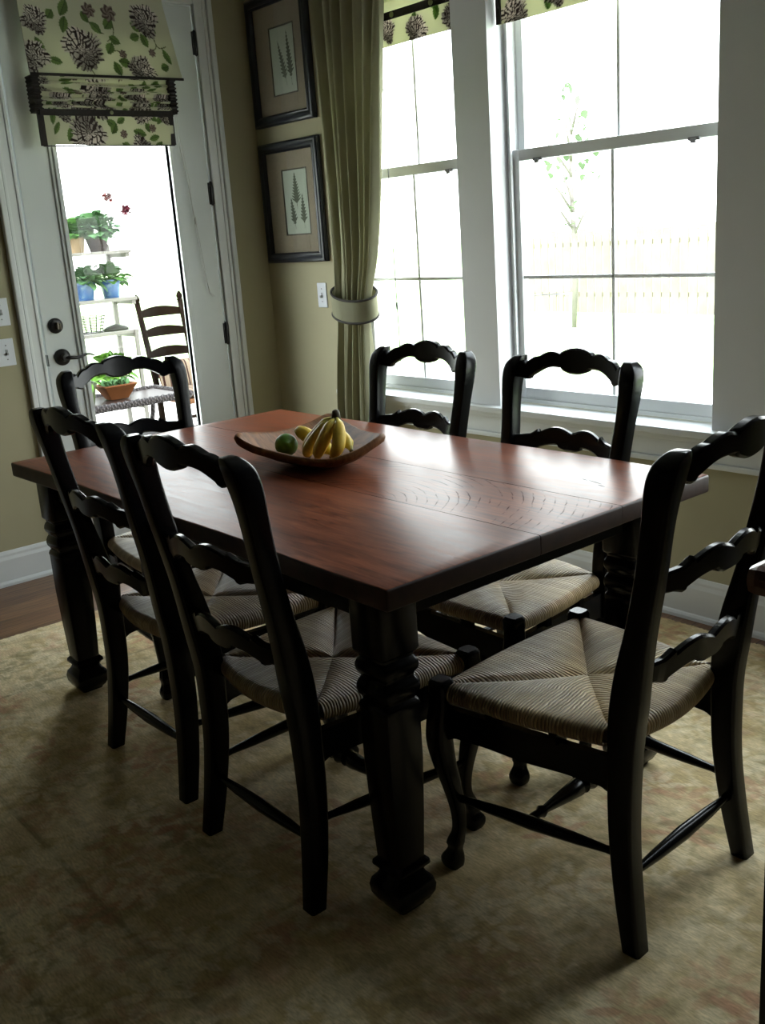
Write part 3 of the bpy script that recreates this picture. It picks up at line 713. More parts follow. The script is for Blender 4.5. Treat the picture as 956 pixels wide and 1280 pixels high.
def motif(cx, cy, R, n, col, a0=0, soft=.5):
    dx, dy = XX - cx, YY - cy; r = np.sqrt(dx * dx + dy * dy) / R; th = np.arctan2(dy, dx)
    e = .72 + .28 * np.cos(n * th + a0)
    blend(((r < e) & (r > e * .72)).astype(float) * (.6 + .4 * np.sin(f3 * 4)), OLV, .75 * soft); blend((r < e * .72).astype(float), CRM, .5 * soft); blend((r < e * .45).astype(float) * (.5 + .5 * np.clip(f3 * 3, -1, 1)), col, .9 * soft)
def vine(x0, y0, x1, y1, amp, n, a):
    t = np.linspace(0, 1, 400); px = x0 + (x1 - x0) * t; py = y0 + (y1 - y0) * t; L = math.hypot(x1 - x0, y1 - y0); nx, ny = -(y1 - y0) / L, (x1 - x0) / L
    o_ = amp * np.sin(t * n * 2 * PI); px = px + nx * o_; py = py + ny * o_
    for q in range(0, 400):
        i = int((px[q] - RX0) / (RX1 - RX0) * (nu - 1)); j = int((py[q] - RY0) / (RY1 - RY0) * (nv - 1))
        if 1 <= i < nu - 1 and 1 <= j < nv - 1: C[j - 1:j + 1, i - 1:i + 1] = C[j - 1:j + 1, i - 1:i + 1] * (1 - a) + OLV * a
BW = .54
inner = d > BW
for gx in np.arange(RX0 + BW + .22, RX1 - BW, .46):
    for gy in np.arange(RY0 + BW + .2, RY1 - BW, .42):
        jx, jy = rng.uniform(-.07, .07, 2); motif(gx + jx, gy + jy, rng.uniform(.10, .17), rng.choice([4, 5, 6, 8]), RED if rng.rand() < .6 else GOLD, rng.uniform(0, 6), .62)
for e in np.arange(.27, 3.6, .40):
    for cx, cy in ((RX0 + e, RY0 + .27), (RX0 + e, RY1 - .27)):
        if cx < RX1 - .1: motif(cx, cy, .155, 8, RED, rng.uniform(0, 6), .9); motif(cx + .2, cy + .06, .08, 5, OLV, 1, .8)
for e in np.arange(.27, 2.7, .40):
    for cx, cy in ((RX0 + .27, RY0 + e), (RX1 - .27, RY0 + e)): motif(cx, cy, .155, 8, RED, rng.uniform(0, 6), .9); motif(cx + .06, cy + .2, .08, 5, OLV, 1, .8)
for b_, w_, col, al in ((BW, .007, OLV * .7, .6), (BW - .22, .006, OLV * .8, .45), (.06, .006, OLV, .3), (.09, .006, RED, .2), (BW - .09, .006, RED, .15)):
    blend((np.abs(d - b_) < w_).astype(float), col, al)
f4, f5 = field(22, 4), field(34, 9)
blend(np.clip(f4 * 2.2 + .1, 0, 1), GOLD * .8, .55); blend(np.clip(f5 * 2.6 - .2, 0, 1), CRM, .5); blend(np.clip(field(17, 6) * 2.4 - .9, 0, 1), RED, .45); blend(np.clip(field(40, 8) * 3 - 1.0, 0, 1), OLV, .45)
def leafspot(cx, cy, L, W, a, col, al):
    i0 = int((cx - L - RX0) / (RX1 - RX0) * (nu - 1)); i1 = i0 + int(2 * L / (RX1 - RX0) * (nu - 1)) + 2; j0 = int((cy - L - RY0) / (RY1 - RY0) * (nv - 1)); j1 = j0 + int(2 * L / (RY1 - RY0) * (nv - 1)) + 2
    i0, j0 = max(i0, 0), max(j0, 0); X_, Y_ = XX[j0:j1, i0:i1] - cx, YY[j0:j1, i0:i1] - cy
    if X_.size == 0: return
    p_ = X_ * math.cos(a) + Y_ * math.sin(a); q_ = -X_ * math.sin(a) + Y_ * math.cos(a)
    mk = ((p_ / L)**2 + (q_ / W)**2 < 1).astype(float)[..., None] * al; C[j0:j1, i0:i1] = C[j0:j1, i0:i1] * (1 - mk) + col * mk
for q in range(620):      # sprays of worn leaves and petals
    cx, cy = rng.uniform(RX0 + .05, RX1 - .05), rng.uniform(RY0 + .05, RY1 - .05); a0 = rng.uniform(0, 6.3); col = (RED, OLV, CRM, GOLD * .8, CRM)[rng.randint(5)]; al = rng.uniform(.25, .6)
    for k_ in range(rng.randint(4, 9)):
        a = a0 + k_ * .9; leafspot(cx + .05 * math.cos(a), cy + .05 * math.sin(a), rng.uniform(.022, .045), rng.uniform(.009, .016), a, col, al)
C = C * (.94 + .06 * np.sin(YY * 120 + 3 * f2))[..., None] * 1.16
V = []; 
for j in range(nv):
    for i in range(nu):
        e_ = min(i, nu - 1 - i, j, nv - 1 - j)
        V.append((xs[i] + (rng.uniform(-.006, .006) if e_ == 0 else 0), ys[j] + (rng.uniform(-.006, .006) if e_ == 0 else 0), .009 if e_ > 1 else .004))
F = [(j * nu + i, j * nu + i + 1, (j + 1) * nu + i + 1, (j + 1) * nu + i) for j in range(nv - 1) for i in range(nu - 1)]
ofs = Vector(((RX0 + RX1) / 2, (RY0 + RY1) / 2, 0))
n0 = len(V)
edge = [i for i in range(nu)] + [j * nu + nu - 1 for j in range(1, nv)] + [(nv - 1) * nu + i for i in range(nu - 2, -1, -1)] + [j * nu for j in range(nv - 2, 0, -1)]
V += [(V[i][0], V[i][1], .0005) for i in edge]
F += [(edge[q], n0 + q, n0 + (q + 1) % len(edge), edge[(q + 1) % len(edge)]) for q in range(len(edge))]
cols = np.vstack([np.clip(C, 0, 1).reshape(-1, 3), np.clip(C, 0, 1).reshape(-1, 3)[edge]])
V = [Vector(p) - ofs for p in V]
rug = mesh_obj('rug', V, F, M['rug'], None, False, cols=cols); rug.location = ofs
tag(rug, 'large faded gold floral wool rug under the dining table', 'rug')

# ------------------------------------------------------------------ table
TX0, TX1, TY0, TY1, TT = 1.208, 3.047, -1.880, -.838, .79
tcx, tcy = (TX0 + TX1) / 2, (TY0 + TY1) / 2
table = empty('dining_table', (tcx, tcy, .009), 0, 'long reddish plank-topped dining table with heavy black turned legs', 'table')
m = MB()
for i, (a, b) in enumerate(((TY0, -1.4635), (-1.4615, -1.1885), (-1.1865, TY1))):
    bm = bmesh.new(); nx_ = 40; z0, z1 = TT - .045, TT
    vs = {}
    for ix in range(nx_ + 1):
        for iy in range(2):
            for iz in range(2):
                x = TX0 + (TX1 - TX0) * ix / nx_; y = (a, b)[iy]
                if (i == 0 and iy == 0) or (i == 2 and iy == 1): y += .004 * math.sin(x * 7 + i) * (1 if iy else -1)
                if ix in (0, nx_): x += (.001 * math.sin(i * 2 + iy)) * (1 if ix else -1)
                vs[ix, iy, iz] = bm.verts.new((x - tcx, y - tcy, (z0, z1)[iz] - .009))
    for ix in range(nx_):
        for q in (((0, 0), (0, 1)), ((0, 1), (1, 1)), ((1, 1), (1, 0)), ((1, 0), (0, 0))):
            bm.faces.new((vs[(ix,) + q[0]], vs[(ix + 1,) + q[0]], vs[(ix + 1,) + q[1]], vs[(ix,) + q[1]]))
    bm.faces.new([vs[0, 0, 0], vs[0, 0, 1], vs[0, 1, 1], vs[0, 1, 0]]); bm.faces.new([vs[nx_, 0, 0], vs[nx_, 1, 0], vs[nx_, 1, 1], vs[nx_, 0, 1]])
    bmesh.ops.recalc_face_normals(bm, faces=bm.faces[:])
    big = (i != 1)
    ed = [e for e in bm.edges if e.is_manifold and e.calc_face_angle(0) > .7]
    outer = [e for e in ed if all((abs(v_.co.x) > (TX1 - TX0) / 2 - .02) for v_ in e.verts) or all((abs(v_.co.y) > .49) for v_ in e.verts)]
    vert_in = [e for e in outer if abs(e.verts[0].co.y - e.verts[1].co.y) < 1e-5 and abs(e.verts[0].co.x - e.verts[1].co.x) < 1e-5 and abs(e.verts[0].co.y) < .49]
    outer = [e for e in outer if e not in vert_in]
    bmesh.ops.bevel(bm, geom=outer, offset=.006, segments=3, profile=.5, affect='EDGES')
    bm.verts.ensure_lookup_table(); bm.verts.index_update()
    m.add([v_.co.copy() for v_ in bm.verts], [tuple(v_.index for v_ in f_.verts) for f_ in bm.faces]); bm.free()
edge_wood = simple('dark_edge_wood', (.040, .016, .009, 1), .5, .3, 30)  # all side faces, long edges included, coloured darker than the plank tops
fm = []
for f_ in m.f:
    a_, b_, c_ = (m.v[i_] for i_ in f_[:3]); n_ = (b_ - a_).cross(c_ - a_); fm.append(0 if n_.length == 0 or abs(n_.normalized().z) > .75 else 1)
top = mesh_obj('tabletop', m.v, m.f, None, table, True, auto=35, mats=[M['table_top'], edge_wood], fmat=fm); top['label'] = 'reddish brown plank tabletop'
# knots and a filled nail hole
knot_mat = simple('dark_knot', (.02, .01, .007, 1), .5, .2, 60)
for kx, ky, L, w in ((2.868, -1.056, .055, .005), (2.90, -1.075, .03, .004), (2.83, -1.05, .025, .004), (1.235, -1.30, .012, .008)):
    m = MB(); m.lathe([(1, 0), (.5, .0004), (.01, .0006)], (0, 0, 0), 12, M=Matrix.Translation((kx - tcx, ky - tcy, TT - .009)) @ Matrix.Rotation(-.25, 4, 'Z') @ Matrix.Diagonal((L / 2, w / 2, 1, 1)))
    m.build('knot', knot_mat, top)
LEGX = (1.312, 2.912); LEGY = (-1.785, -.980)
AZ0, AZ1 = .672, TT - .045
for y in LEGY:
    m = MB(); yy = y + (-.030 if y < -1.4 else .010); m.box(LEGX[0] - tcx, LEGX[1] - tcx, yy - tcy, yy + .022 - tcy, AZ0 - .009, AZ1 - .009, .002); m.build('apron', M['black'], table)
for x in LEGX:
    m = MB(); xx = x + (-.030 if x < 2 else .008); m.box(xx - tcx, xx + .022 - tcx, LEGY[0] - tcy, LEGY[1] - tcy, AZ0 - .009, AZ1 - .009, .002); m.build('apron', M['black'], table)
def table_leg(cx, cy):
    P = [(.050, AZ1), (.050, .600), (.047, .594), (.042, .590), (.041, .584), (.045, .578), (.048, .570), (.049, .562), (.047, .553), (.042, .546), (.041, .540), (.045, .533), (.048, .524), (.049, .514), (.047, .504), (.042, .497),
         (.041, .491), (.045, .486), (.0475, .478), (.046, .468), (.046, .45), (.046, .35), (.042, .22), (.038, .122), (.038, .116), (.046, .108), (.047, .100), (.041, .094), (.036, .086), (.040, .076), (.050, .064), (.054, .048), (.052, .030), (.044, .014), (.036, .006), (.034, 0)]
    m = MB(); R = []
    for r, z in reversed(P):
        rr = .008 if r > .02 else .002
        R.append([Vector((cx + a, cy + b, z)) for a, b in rrect(2 * r, 2 * r, rr, 2)])
    m.rings(R); return m.build('leg', M['black'], table, auto=40)
for x in LEGX:
    for y in LEGY: table_leg(x - tcx, y - tcy)

# ------------------------------------------------------------------ ladder-back chair (origin: floor, under the back posts; faces +y)
BOW = .040
def mirror(half): return [(-x, *r) for x, *r in reversed(half) if x > 1e-6] + [(x, *r) for x, *r in half]
def rail(name, top, bot, zc, yc, halfw, t, parent, bow=BOW):
    """top / bot: half profiles [(x, z)] from the centre outwards"""
    m = MB(); n = 150; R = []
    for i in range(n + 1):
        x = -halfw + 2 * halfw * i / n; ax = abs(x)
        zt, zb = zc + lin(top, ax), zc + lin(bot, ax); y0 = yc(x) - bow * (1 - (x / halfw)**2)
        e = .005
        lean = .16
        def P(dy, z): return Vector((x, y0 + dy - (z - zc) * lean, z))
        R.append([P(t / 2 - e, zt), P(t / 2, zt - e), P(t / 2, zb + e), P(t / 2 - e, zb), P(-t / 2 + e, zb), P(-t / 2, zb + e), P(-t / 2, zt - e), P(-t / 2 + e, zt)])
    m.rings(R); return m.build(name, M['black'], parent, auto=38)
def smooth_profile(pts, n=10):
    """rounds a polyline of lobes: each segment bulges by its third value"""
    out = []
    for (x0, z0, b), (x1, z1, _) in zip(pts[:-1], pts[1:]):
        for k_ in range(n):
            t_ = k_ / n; out.append((x0 + (x1 - x0) * t_, z0 + (z1 - z0) * t_ + b * math.sin(PI * t_)))
    out.append(pts[-1][:2]); return out
POST = [  # z, x, yc, width(x), depth(y)
    (0.0, .214, -.060, .042, .040), (.12, .206, -.040, .043, .048), (.25, .198, -.026, .044, .053), (.38, .193, -.024, .045, .058), (.45, .191, -.026, .046, .062), (.52, .192, -.034, .046, .066), (.60, .195, -.047, .044, .060), (.68, .198, -.064, .043, .050),
    (.79, .203, -.087, .042, .048), (.88, .210, -.103, .041, .049), (.93, .213, -.112, .045, .052), (.97, .212, -.120, .049, .055), (.995, .209, -.127, .048, .052), (1.008, .204, -.132, .042, .046), (1.017, .199, -.136, .032, .038), (1.021, .196, -.138, .026, .030)]
def post_at(z): return interp(POST, z)
def make_chair():
    c = empty('dining_chair', (0, 0, 0))
    for s in (-1, 1):
        m = MB(); R = []; zs = [i * .03 for i in range(30)] + [.90 + .012 * i for i in range(9)] + [1.004, 1.01, 1.014, 1.018, 1.021]
        for z in zs:
            x, y, w, d_ = post_at(z)
            R.append([Vector((s * x + a, y + b, z)) for a, b in rrect(w, d_, min(.007, w * .22), 3)])
        m.rings(R); m.build('back_leg', M['black'], c, auto=50)
        # cabriole front leg: block through the seat corner, knee out, ankle in, scrolled foot
        FL = [(0.0, .244, .418, .036), (.012, .245, .420, .044), (.026, .245, .420, .044), (.040, .243, .416, .033), (.052, .242, .412, .029), (.062, .242, .412, .035), (.072, .241, .410, .033), (.10, .238, .402, .027), (.15, .240, .401, .029), (.21, .246, .410, .036), (.27, .252, .424, .045), (.32, .254, .431, .050), (.36, .252, .430, .050), (.39, .250, .426, .047), (.405, .249, .424, .046), (.455, .248, .423, .046), (.463, .248, .423, .044), (.467, .248, .423, .036)]
        m = MB(); R = []
        for i in range(61):
            z = .467 * i / 60; x, y, w = interp(FL, z); y -= .017
            R.append([Vector((s * x + a, y + b, z)) for a, b in rrect(w, w, w * .24, 3)])
        m.rings(R); m.build('front_leg', M['black'], c, auto=50)
    hw = lambda z: post_at(z)[0] - .008
    yb = lambda z: post_at(z)[1]
    # crest rail
    top = smooth_profile([(0, 0, .003), (.054, -.013, 0), (.057, -.019, .010), (.125, -.026, .006), (.168, -.049, 0), (.170, -.038, .002), (.190, -.047, 0), (.21, -.048, 0)])
    bot = smooth_profile([(0, -.074, -.003), (.046, -.064, 0), (.049, -.058, .012), (.148, -.086, 0), (.151, -.093, -.002), (.175, -.087, 0), (.21, -.087, 0)])
    rail('crest_rail', top, bot, 1.047, lambda x: -.124, .205, .026, c)
    st = smooth_profile([(0, -.018, .016), (.112, -.022, 0), (.1145, -.012, -.001), (.138, -.027, 0), (.21, -.036, 0)])
    sb = smooth_profile([(0, -.068, -.003), (.040, -.062, 0), (.043, -.055, .006), (.125, -.074, 0), (.128, -.081, 0), (.150, -.074, 0), (.21, -.072, 0)])
    rail('back_slat', st, sb, .822, lambda x: -.090, hw(.79), .020, c)
    rail('back_slat', st, sb, .632, lambda x: -.054, hw(.60), .020, c)
    # rush seat: four triangles of strands wrapped over the rails
    CR = [(-.205, -.004), (.205, -.004), (.262, .415), (-.262, .415)]; ctr = Vector((0, .2))
    crv = [Vector(p) for p in CR]; inn = Vector((0, 0))
    V = []; F = []; UV = []; rr = .021; zt = .455
    for e in range(4):
        A, B = crv[e], crv[(e + 1) % 4]; L = (B - A).length; n_ = Vector(((B - A).y, -(B - A).x)) / L     # outward normal
        if n_.dot(ctr - A) > 0: n_ = -n_
        tt = (B - A) / L; ac = (ctr - A).dot(tt) / L
        na = int(L / .006); nb = 26; base = len(V)
        for i in range(na + 1):
            a = i / na
            ins = .022 / L; ai = ins + a * (1 - 2 * ins)
            P = A + (B - A) * ai + n_ * ((.030, .012, .012, .012)[e] * math.sin(PI * a))
            Q = (A + (ctr - A) * (ai / ac)) if ai < ac else (ctr + (B - ctr) * ((ai - ac) / (1 - ac)))
            D = (Q - P).length
            for j in range(nb + 1):
                if j <= 12:
                    th = -PI / 2 - .2 + (PI + .2) * j / 12; sag = (1.35 if e == 0 else 1.0)
                    off = rr * math.cos(th); z = zt - rr + rr * math.sin(th) * (sag if th < 0 else 1); p = P + n_ * off - n_ * rr * 1.0; u2 = 0
                    pz = Vector((p.x, p.y, z))
                else:
                    u2 = (j - 12) / (nb - 12); P2 = P - n_ * rr; p = P2 + (Q - P2) * u2
                    z = zt + .004 * math.sin(PI * min(1, u2)) * min(1, D / .1) - .008 * u2**6 - .004 * u2 * min(1, D / .15)
                    pz = Vector((p.x, p.y, z))
                V.append(pz); UV.append((ai * L / .0072, j / nb))
        for i in range(na):
            for j in range(nb):
                q = base + i * (nb + 1) + j; F.append((q, q + nb + 1, q + nb + 2, q + 1))
    # plain underside
    base = len(V)
    for p in CR: V.append(Vector((p[0] * .93, .2 + (p[1] - .2) * .93, zt - .036))); UV.append((0, 0))
    F.append((base + 3, base + 2, base + 1, base))
    seat = mesh_obj('seat', V, F, M['rush'], c, True, uvs=UV); seat['label'] = 'woven rush seat'
    # aprons under the rush with an open slot, shaped lower edge
    def apron(A, B, drop, slot):
        A, B = Vector(A), Vector(B); n = 48; m = MB(); R = []; t_ = (B - A).normalized(); nn = Vector((-t_.y, t_.x)) * .009
        for i in range(n + 1):
            u = i / n; p = A.lerp(B, u); w = abs(2 * u - 1)
            zb = .335 - drop * (.5 + .5 * math.cos(w * PI * 2)) * (1 if w < .5 else .35) - .018 * max(0, (w - .82) / .18)
            ztp = .402
            R.append([Vector((p.x + nn.x, p.y + nn.y, ztp)), Vector((p.x - nn.x, p.y - nn.y, ztp)), Vector((p.x - nn.x, p.y - nn.y, zb)), Vector((p.x + nn.x, p.y + nn.y, zb))])
        m.rings(R)
        for q in (.32, .68):   # small blocks carry the seat rail
            p = A.lerp(B, q); m.box(p.x - .018, p.x + .018, p.y - .009, p.y + .009, .398, .422)
        m.build('apron', M['black'], c, auto=40)
    apron((-.235, .408), (.235, .408), .022, 0); apron((-.196, -.015), (-.246, .41), .004, 0); apron((.196, -.015), (.246, .41), .004, 0)
    # stretchers
    thin = [(0, .009), (.06, .010), (.10, .0085), (.25, .0125), (.5, .016), (.75, .0125), (.90, .0085), (.94, .010), (1, .009)]
    for s in (-1, 1):
        m = MB(); m.axis((s * .199, -.03, .195), (s * .243, .405, .180), [(a, r_ * .95) for a, r_ in thin], 12); m.build('side_stretcher', M['black'], c, auto=50)
    m = MB(); m.axis((-.205, -.036, .150), (.205, -.036, .150), thin, 12); m.build('rear_stretcher', M['black'], c, auto=50)
    m = MB(); m.axis((-.222, .20, .187), (.222, .20, .187), [(0, .009), (.05, .010), (.09, .009), (.11, .014), (.14, .009), (.30, .017), (.40, .021), (.42, .015), (.44, .022), (.46, .017), (.5, .024), (.54, .017), (.56, .022), (.58, .015), (.60, .021), (.70, .017), (.86, .009), (.89, .014), (.91, .009), (.95, .010), (1, .009)], 14)
    m.build('cross_stretcher', M['black'], c, auto=50)
    return c
chair0 = make_chair()
CH = [  # x, y, heading (degrees the chair's front points to, measured from +y), label
    (2.575, -1.877, 0, 'black ladder-back rush chair, nearer of the two on the near long side'),
    (1.973, -1.845, 0, 'black ladder-back rush chair, farther of the two on the near long side'),
    (2.520, -.850, 180, 'black ladder-back rush chair backed by the wide window with four lower panes'),
    (1.890, -.850, 180, 'black ladder-back rush chair backed by the window beside the curtain'),
    (1.190, -1.395, -90, 'black ladder-back rush chair at the table end in front of the glazed door'),
    (3.283, -1.352, 93, 'black ladder-back rush chair pulled out at the near right end of the table')]
for i, (x, y, a, lb) in enumerate(CH):
    o = chair0 if i == 0 else copy_tree(chair0)
    o.location = (x, y, .009); o.rotation_euler = (0, 0, math.radians(a)); tag(o, lb, 'chair', 'ladder-back rush chairs around the table')

# ------------------------------------------------------------------ bowl and fruit
RIM = [(1.930, -1.478, .880), (1.985, -1.470, .852), (2.09, -1.452, .840), (2.20, -1.440, .836), (2.275, -1.415, .838), (2.315, -1.350, .856), (2.318, -1.270, .882), (2.25, -1.225, .868), (2.12, -1.178, .856), (1.97, -1.125, .858), (1.862, -1.100, .868), (1.862, -1.19, .852), (1.885, -1.32, .852)]
cen = Vector((2.09, -1.31, TT + .0075))
def rim_pt(t):
    n = len(RIM); f_ = t * n; i = int(f_) % n; u = f_ - int(f_)
    p = [Vector(RIM[(i + q - 1) % n]) for q in range(4)]
    return .5 * ((2 * p[1]) + (p[2] - p[0]) * u + (2 * p[0] - 5 * p[1] + 4 * p[2] - p[3]) * u * u + (3 * p[1] - p[0] - 3 * p[2] + p[3]) * u**3)
NR = 96; rims = [rim_pt(q / NR) for q in range(NR)]
def bowl_ring(f, dz=0, out=0):
    R = []
    for p in rims:
        h = p.z - cen.z; q = Vector((cen.x + (p.x - cen.x) * f, cen.y + (p.y - cen.y) * f, 0)); dirv = Vector((p.x - cen.x, p.y - cen.y, 0)).normalized()
        zz = cen.z + h * (max(0, (f - .30) / .70))**1.7
        R.append(Vector((q.x, q.y, zz)) + dirv * out + Vector((0, 0, dz)))
    return R
fs = [.02, .15, .30, .42, .54, .66, .78, .88, .95, 1.0]
rings = [bowl_ring(f, .008) for f in fs] + [bowl_ring(1.0, .006, .006), bowl_ring(1.0, -.002, .010), bowl_ring(.99, -.012, .008)] + [bowl_ring(f, -.006 - .006 * (1 - f) * 0, .004) for f in reversed(fs[1:-1])] + [bowl_ring(.30, -.006), bowl_ring(.02, -.006)]
m = MB(); m.rings(rings); bowl = m.build('wooden_bowl', M['bowl'], auto=60); bowl.location = cen; bowl.data.transform(Matrix.Translation(-cen))
tag(bowl, 'carved wooden bowl with raised corners holding fruit on the table', 'bowl')
def banana(name, pts, r, parent=None, tip_up=True):
    """pts: stem to tip"""
    n = 26; P = []; Rr = []
    for i in range(n + 1):
        t = i / n; keys = [(q / (len(pts) - 1),) + tuple(pts[q]) for q in range(len(pts))]
        P.append(Vector(interp(keys, t))); Rr.append(r * lin([(0, .32), (.08, .30), (.16, .45), (.28, .88), (.45, 1), (.70, .98), (.86, .78), (.94, .48), (.97, .25), (1, .18)], t))
    V = []; C_ = []; up = None; ns = 10
    for i, p in enumerate(P):
        t_ = (P[min(i + 1, n)] - P[max(i - 1, 0)]).normalized()
        if up is None: up = Vector((0, 1, 0)) if abs(t_.y) < .9 else Vector((1, 0, 0))
        a = t_.cross(up).normalized(); b = a.cross(t_).normalized(); up = b
        for j in range(ns):
            th = 2 * PI * j / ns; rr_ = Rr[i] * (1.0 if j % 2 else .94)
            V.append(p + a * rr_ * math.cos(th) + b * rr_ * math.sin(th)); q = i / n
            c_ = np.array([.72, .50, .07]) if q > .14 else np.array([.42, .36, .08])
            if q < .05 or q > .955: c_ = np.array([.06, .045, .02])
            if .14 < q < .24: c_ = np.array([.62, .50, .09])
            C_.append(c_ * (1 - .10 * (random.random() < .15)))
    F_ = [(i * ns + j, i * ns + (j + 1) % ns, (i + 1) * ns + (j + 1) % ns, (i + 1) * ns + j) for i in range(n) for j in range(ns)] + [tuple(reversed(range(ns))), tuple(n * ns + j for j in range(ns))]
    o = mesh_obj(name, V, F_, M['banana'], None, True, cols=np.array(C_))
    if parent: local(o, parent)
    return o
bh = empty('banana_bunch', (2.17, -1.33, .81), 0, 'bunch of yellow bananas standing stem-up in the wooden bowl', 'bananas')
TOPB = Vector((2.211, -1.335, .938))
for mid, tip in (((2.160, -1.364, .893), (2.122, -1.390, .834)), ((2.172, -1.385, .878), (2.163, -1.402, .830)), ((2.222, -1.388, .888), (2.196, -1.402, .832)), ((2.262, -1.368, .890), (2.240, -1.388, .838))):
    tip = Vector(tip); mid = Vector(mid); q1 = TOPB.lerp(mid, .5) + Vector((.004, 0, .008)); q3 = mid.lerp(tip, .55) + (mid - (TOPB + tip) / 2) * .45
    banana('banana', [TOPB, q1, mid, q3, tip], .0190, bh)
m = MB(); m.lathe([(.009, -.016), (.013, -.004), (.012, .008), (.010, .016), (.003, .020)], tuple(TOPB), 10); local(m.build('stem_crown', simple('dark_stem', (.05, .04, .02, 1), .7, .2, 50), auto=50), bh)
b1 = banana('banana', [(2.185, -1.335, .822), (2.15, -1.325, .838), (2.10, -1.33, .858), (2.055, -1.340, .878), (2.025, -1.346, .882)], .0215)
b1o = b1.data.vertices[0].co.copy(); b1.data.transform(Matrix.Translation((-2.1, 1.33, -.85))); b1.location = (2.1, -1.33, .85)
tag(b1, 'single yellow banana with a small blue sticker lying beside the lime', 'banana')
m = MB(); m.lathe([(.009, 0), (.006, .0012), (.001, .0018)], (0, 0, 0), 14, M=Matrix.Translation((-.008, -.0165, .0145)) @ Matrix.Rotation(math.radians(52), 4, 'X') @ Matrix.Diagonal((1.3, .8, 1, 1)))
m.build('sticker', M['sticker'], b1)
b2 = banana('banana', [(2.205, -1.285, .828), (2.17, -1.27, .846), (2.13, -1.262, .860), (2.09, -1.262, .872), (2.07, -1.266, .876)], .021)
b2.data.transform(Matrix.Translation((-2.13, 1.26, -.85))); b2.location = (2.13, -1.26, .85)
tag(b2, 'yellow banana lying behind the upright bunch in the bowl', 'banana')
m = MB(); prof = [(.001, -.035), (.006, -.034)] + [(.033 * math.cos(a), .030 * math.sin(a)) for a in [(-80 + 16 * q) * PI / 180 for q in range(11)]] + [(.005, .033), (.001, .034)]
m.lathe(prof, (0, 0, 0), 24, M=Matrix.Rotation(1.2, 4, 'Y') @ Matrix.Rotation(.5, 4, 'X'))
lm = m.build('lime', M['lime'], smooth=True); lm.location = (2.022, -1.378, .846); tag(lm, 'green lime at the left side of the wooden bowl', 'lime')

# ------------------------------------------------------------------ console at the right edge
cn = empty('side_table', (3.95, -1.3, .009), 0, 'dark wooden side table, only its rounded corner showing at the right edge', 'table')
m = MB(); m.box(3.690, 4.20, -1.778, -.85, .905, .947, .016); o = m.build('tabletop', simple('glossy_brown_wood', (.10, .045, .028, 1), .22, .3, 9)); local(o, cn)
m = MB(); m.box(3.735, 4.17, -1.745, -.88, .84, .905, .003); local(m.build('apron', M['black']), cn)
for x in (3.722, 4.14):
    for y in (-1.752, -.90): 
        m = MB(); m.box(x - .0, x + .045, y - .0, y + .045, .009, .85, .003); local(m.build('leg', M['black']), cn)

# ------------------------------------------------------------------ outside
GZ = -.14
m = MB(); m.box(-6.5, WX - .13, -4.5, 5.0, GZ - .1, GZ); m.box(WX - .13, 9, .16, 5.0, GZ - .1, GZ); o = m.build('patio_slab', M['deck']); tag(o, 'pale concrete patio outside the door and windows', 'patio'); struct(o)
m = MB(); m.box(-60, -6.5, -50, 60, GZ - .1, GZ - .05); m.box(-6.5, 60, 5.0, 60, GZ - .1, GZ - .05); o = m.build('lawn_ground', M['grass']); tag(o, 'bright lawn beyond the patio', 'lawn'); struct(o)

def foliage(name, pts, L, W, mat, parent, seed=0, droop=.3, fold=.25, round_=False):
    """pts = [(base, direction, scale)]: curved leaves"""
    m = MB(); rg = random.Random(seed)
    for p, dv, sc in pts:
        dv = Vector(dv).normalized(); side = dv.cross(Vector((rg.uniform(-.3, .3), rg.uniform(-.3, .3), 1))).normalized(); up = side.cross(dv).normalized()
        n = 4; vs = []
        for i in range(n + 1):
            t = i / n; w = W * sc * (math.sin(PI * min(1, t * .92 + .06))**(.6 if round_ else .9)); c = Vector(p) + dv * L * sc * t - Vector((0, 0, droop * L * sc * t * t))
            vs += [c - side * w + up * fold * w, c, c + side * w + up * fold * w]
        fs_ = []
        for i in range(n):
            a = i * 3; fs_ += [(a, a + 1, a + 4, a + 3), (a + 1, a + 2, a + 5, a + 4)]
        m.add(vs, fs_)
    o = m.build(name, mat, None, smooth=True); local(o, parent); return o
def clump(c, rad, n, seed, h=1.0):
    rg = random.Random(seed); out = []
    for i in range(n):
        a = rg.uniform(0, 2 * PI); e = rg.uniform(-.2, 1.4); r_ = rad * rg.uniform(.35, 1); d_ = Vector((math.cos(a) * math.cos(e), math.sin(a) * math.cos(e), math.sin(e) * h))
        out.append((Vector(c) + Vector((d_.x * r_, d_.y * r_, d_.z * r_)), d_ + Vector((rg.uniform(-.5, .5), rg.uniform(-.5, .5), rg.uniform(-.3, .4))), rg.uniform(.7, 1.25)))
    return out
def pot(name, r0_, r1_, h, mat, parent, n=24, rim=.006):
    m = MB(); m.lathe([(r0_ * .98, 0), (r0_, .003), (r1_, h * .84), (r1_ + rim, h * .85), (r1_ + rim, h), (r1_ - .004, h), (r1_ - .008, h * .9), (.01, h * .88)], (0, 0, 0), n)
    return m.build(name, mat, parent, auto=40)
def soil(r, z, parent):
    m = MB(); m.lathe([(r, z - .01), (r, z), (r * .5, z + .006), (.002, z + .008)], (0, 0, 0), 18); return m.build('soil', M['soil'], parent, smooth=True)
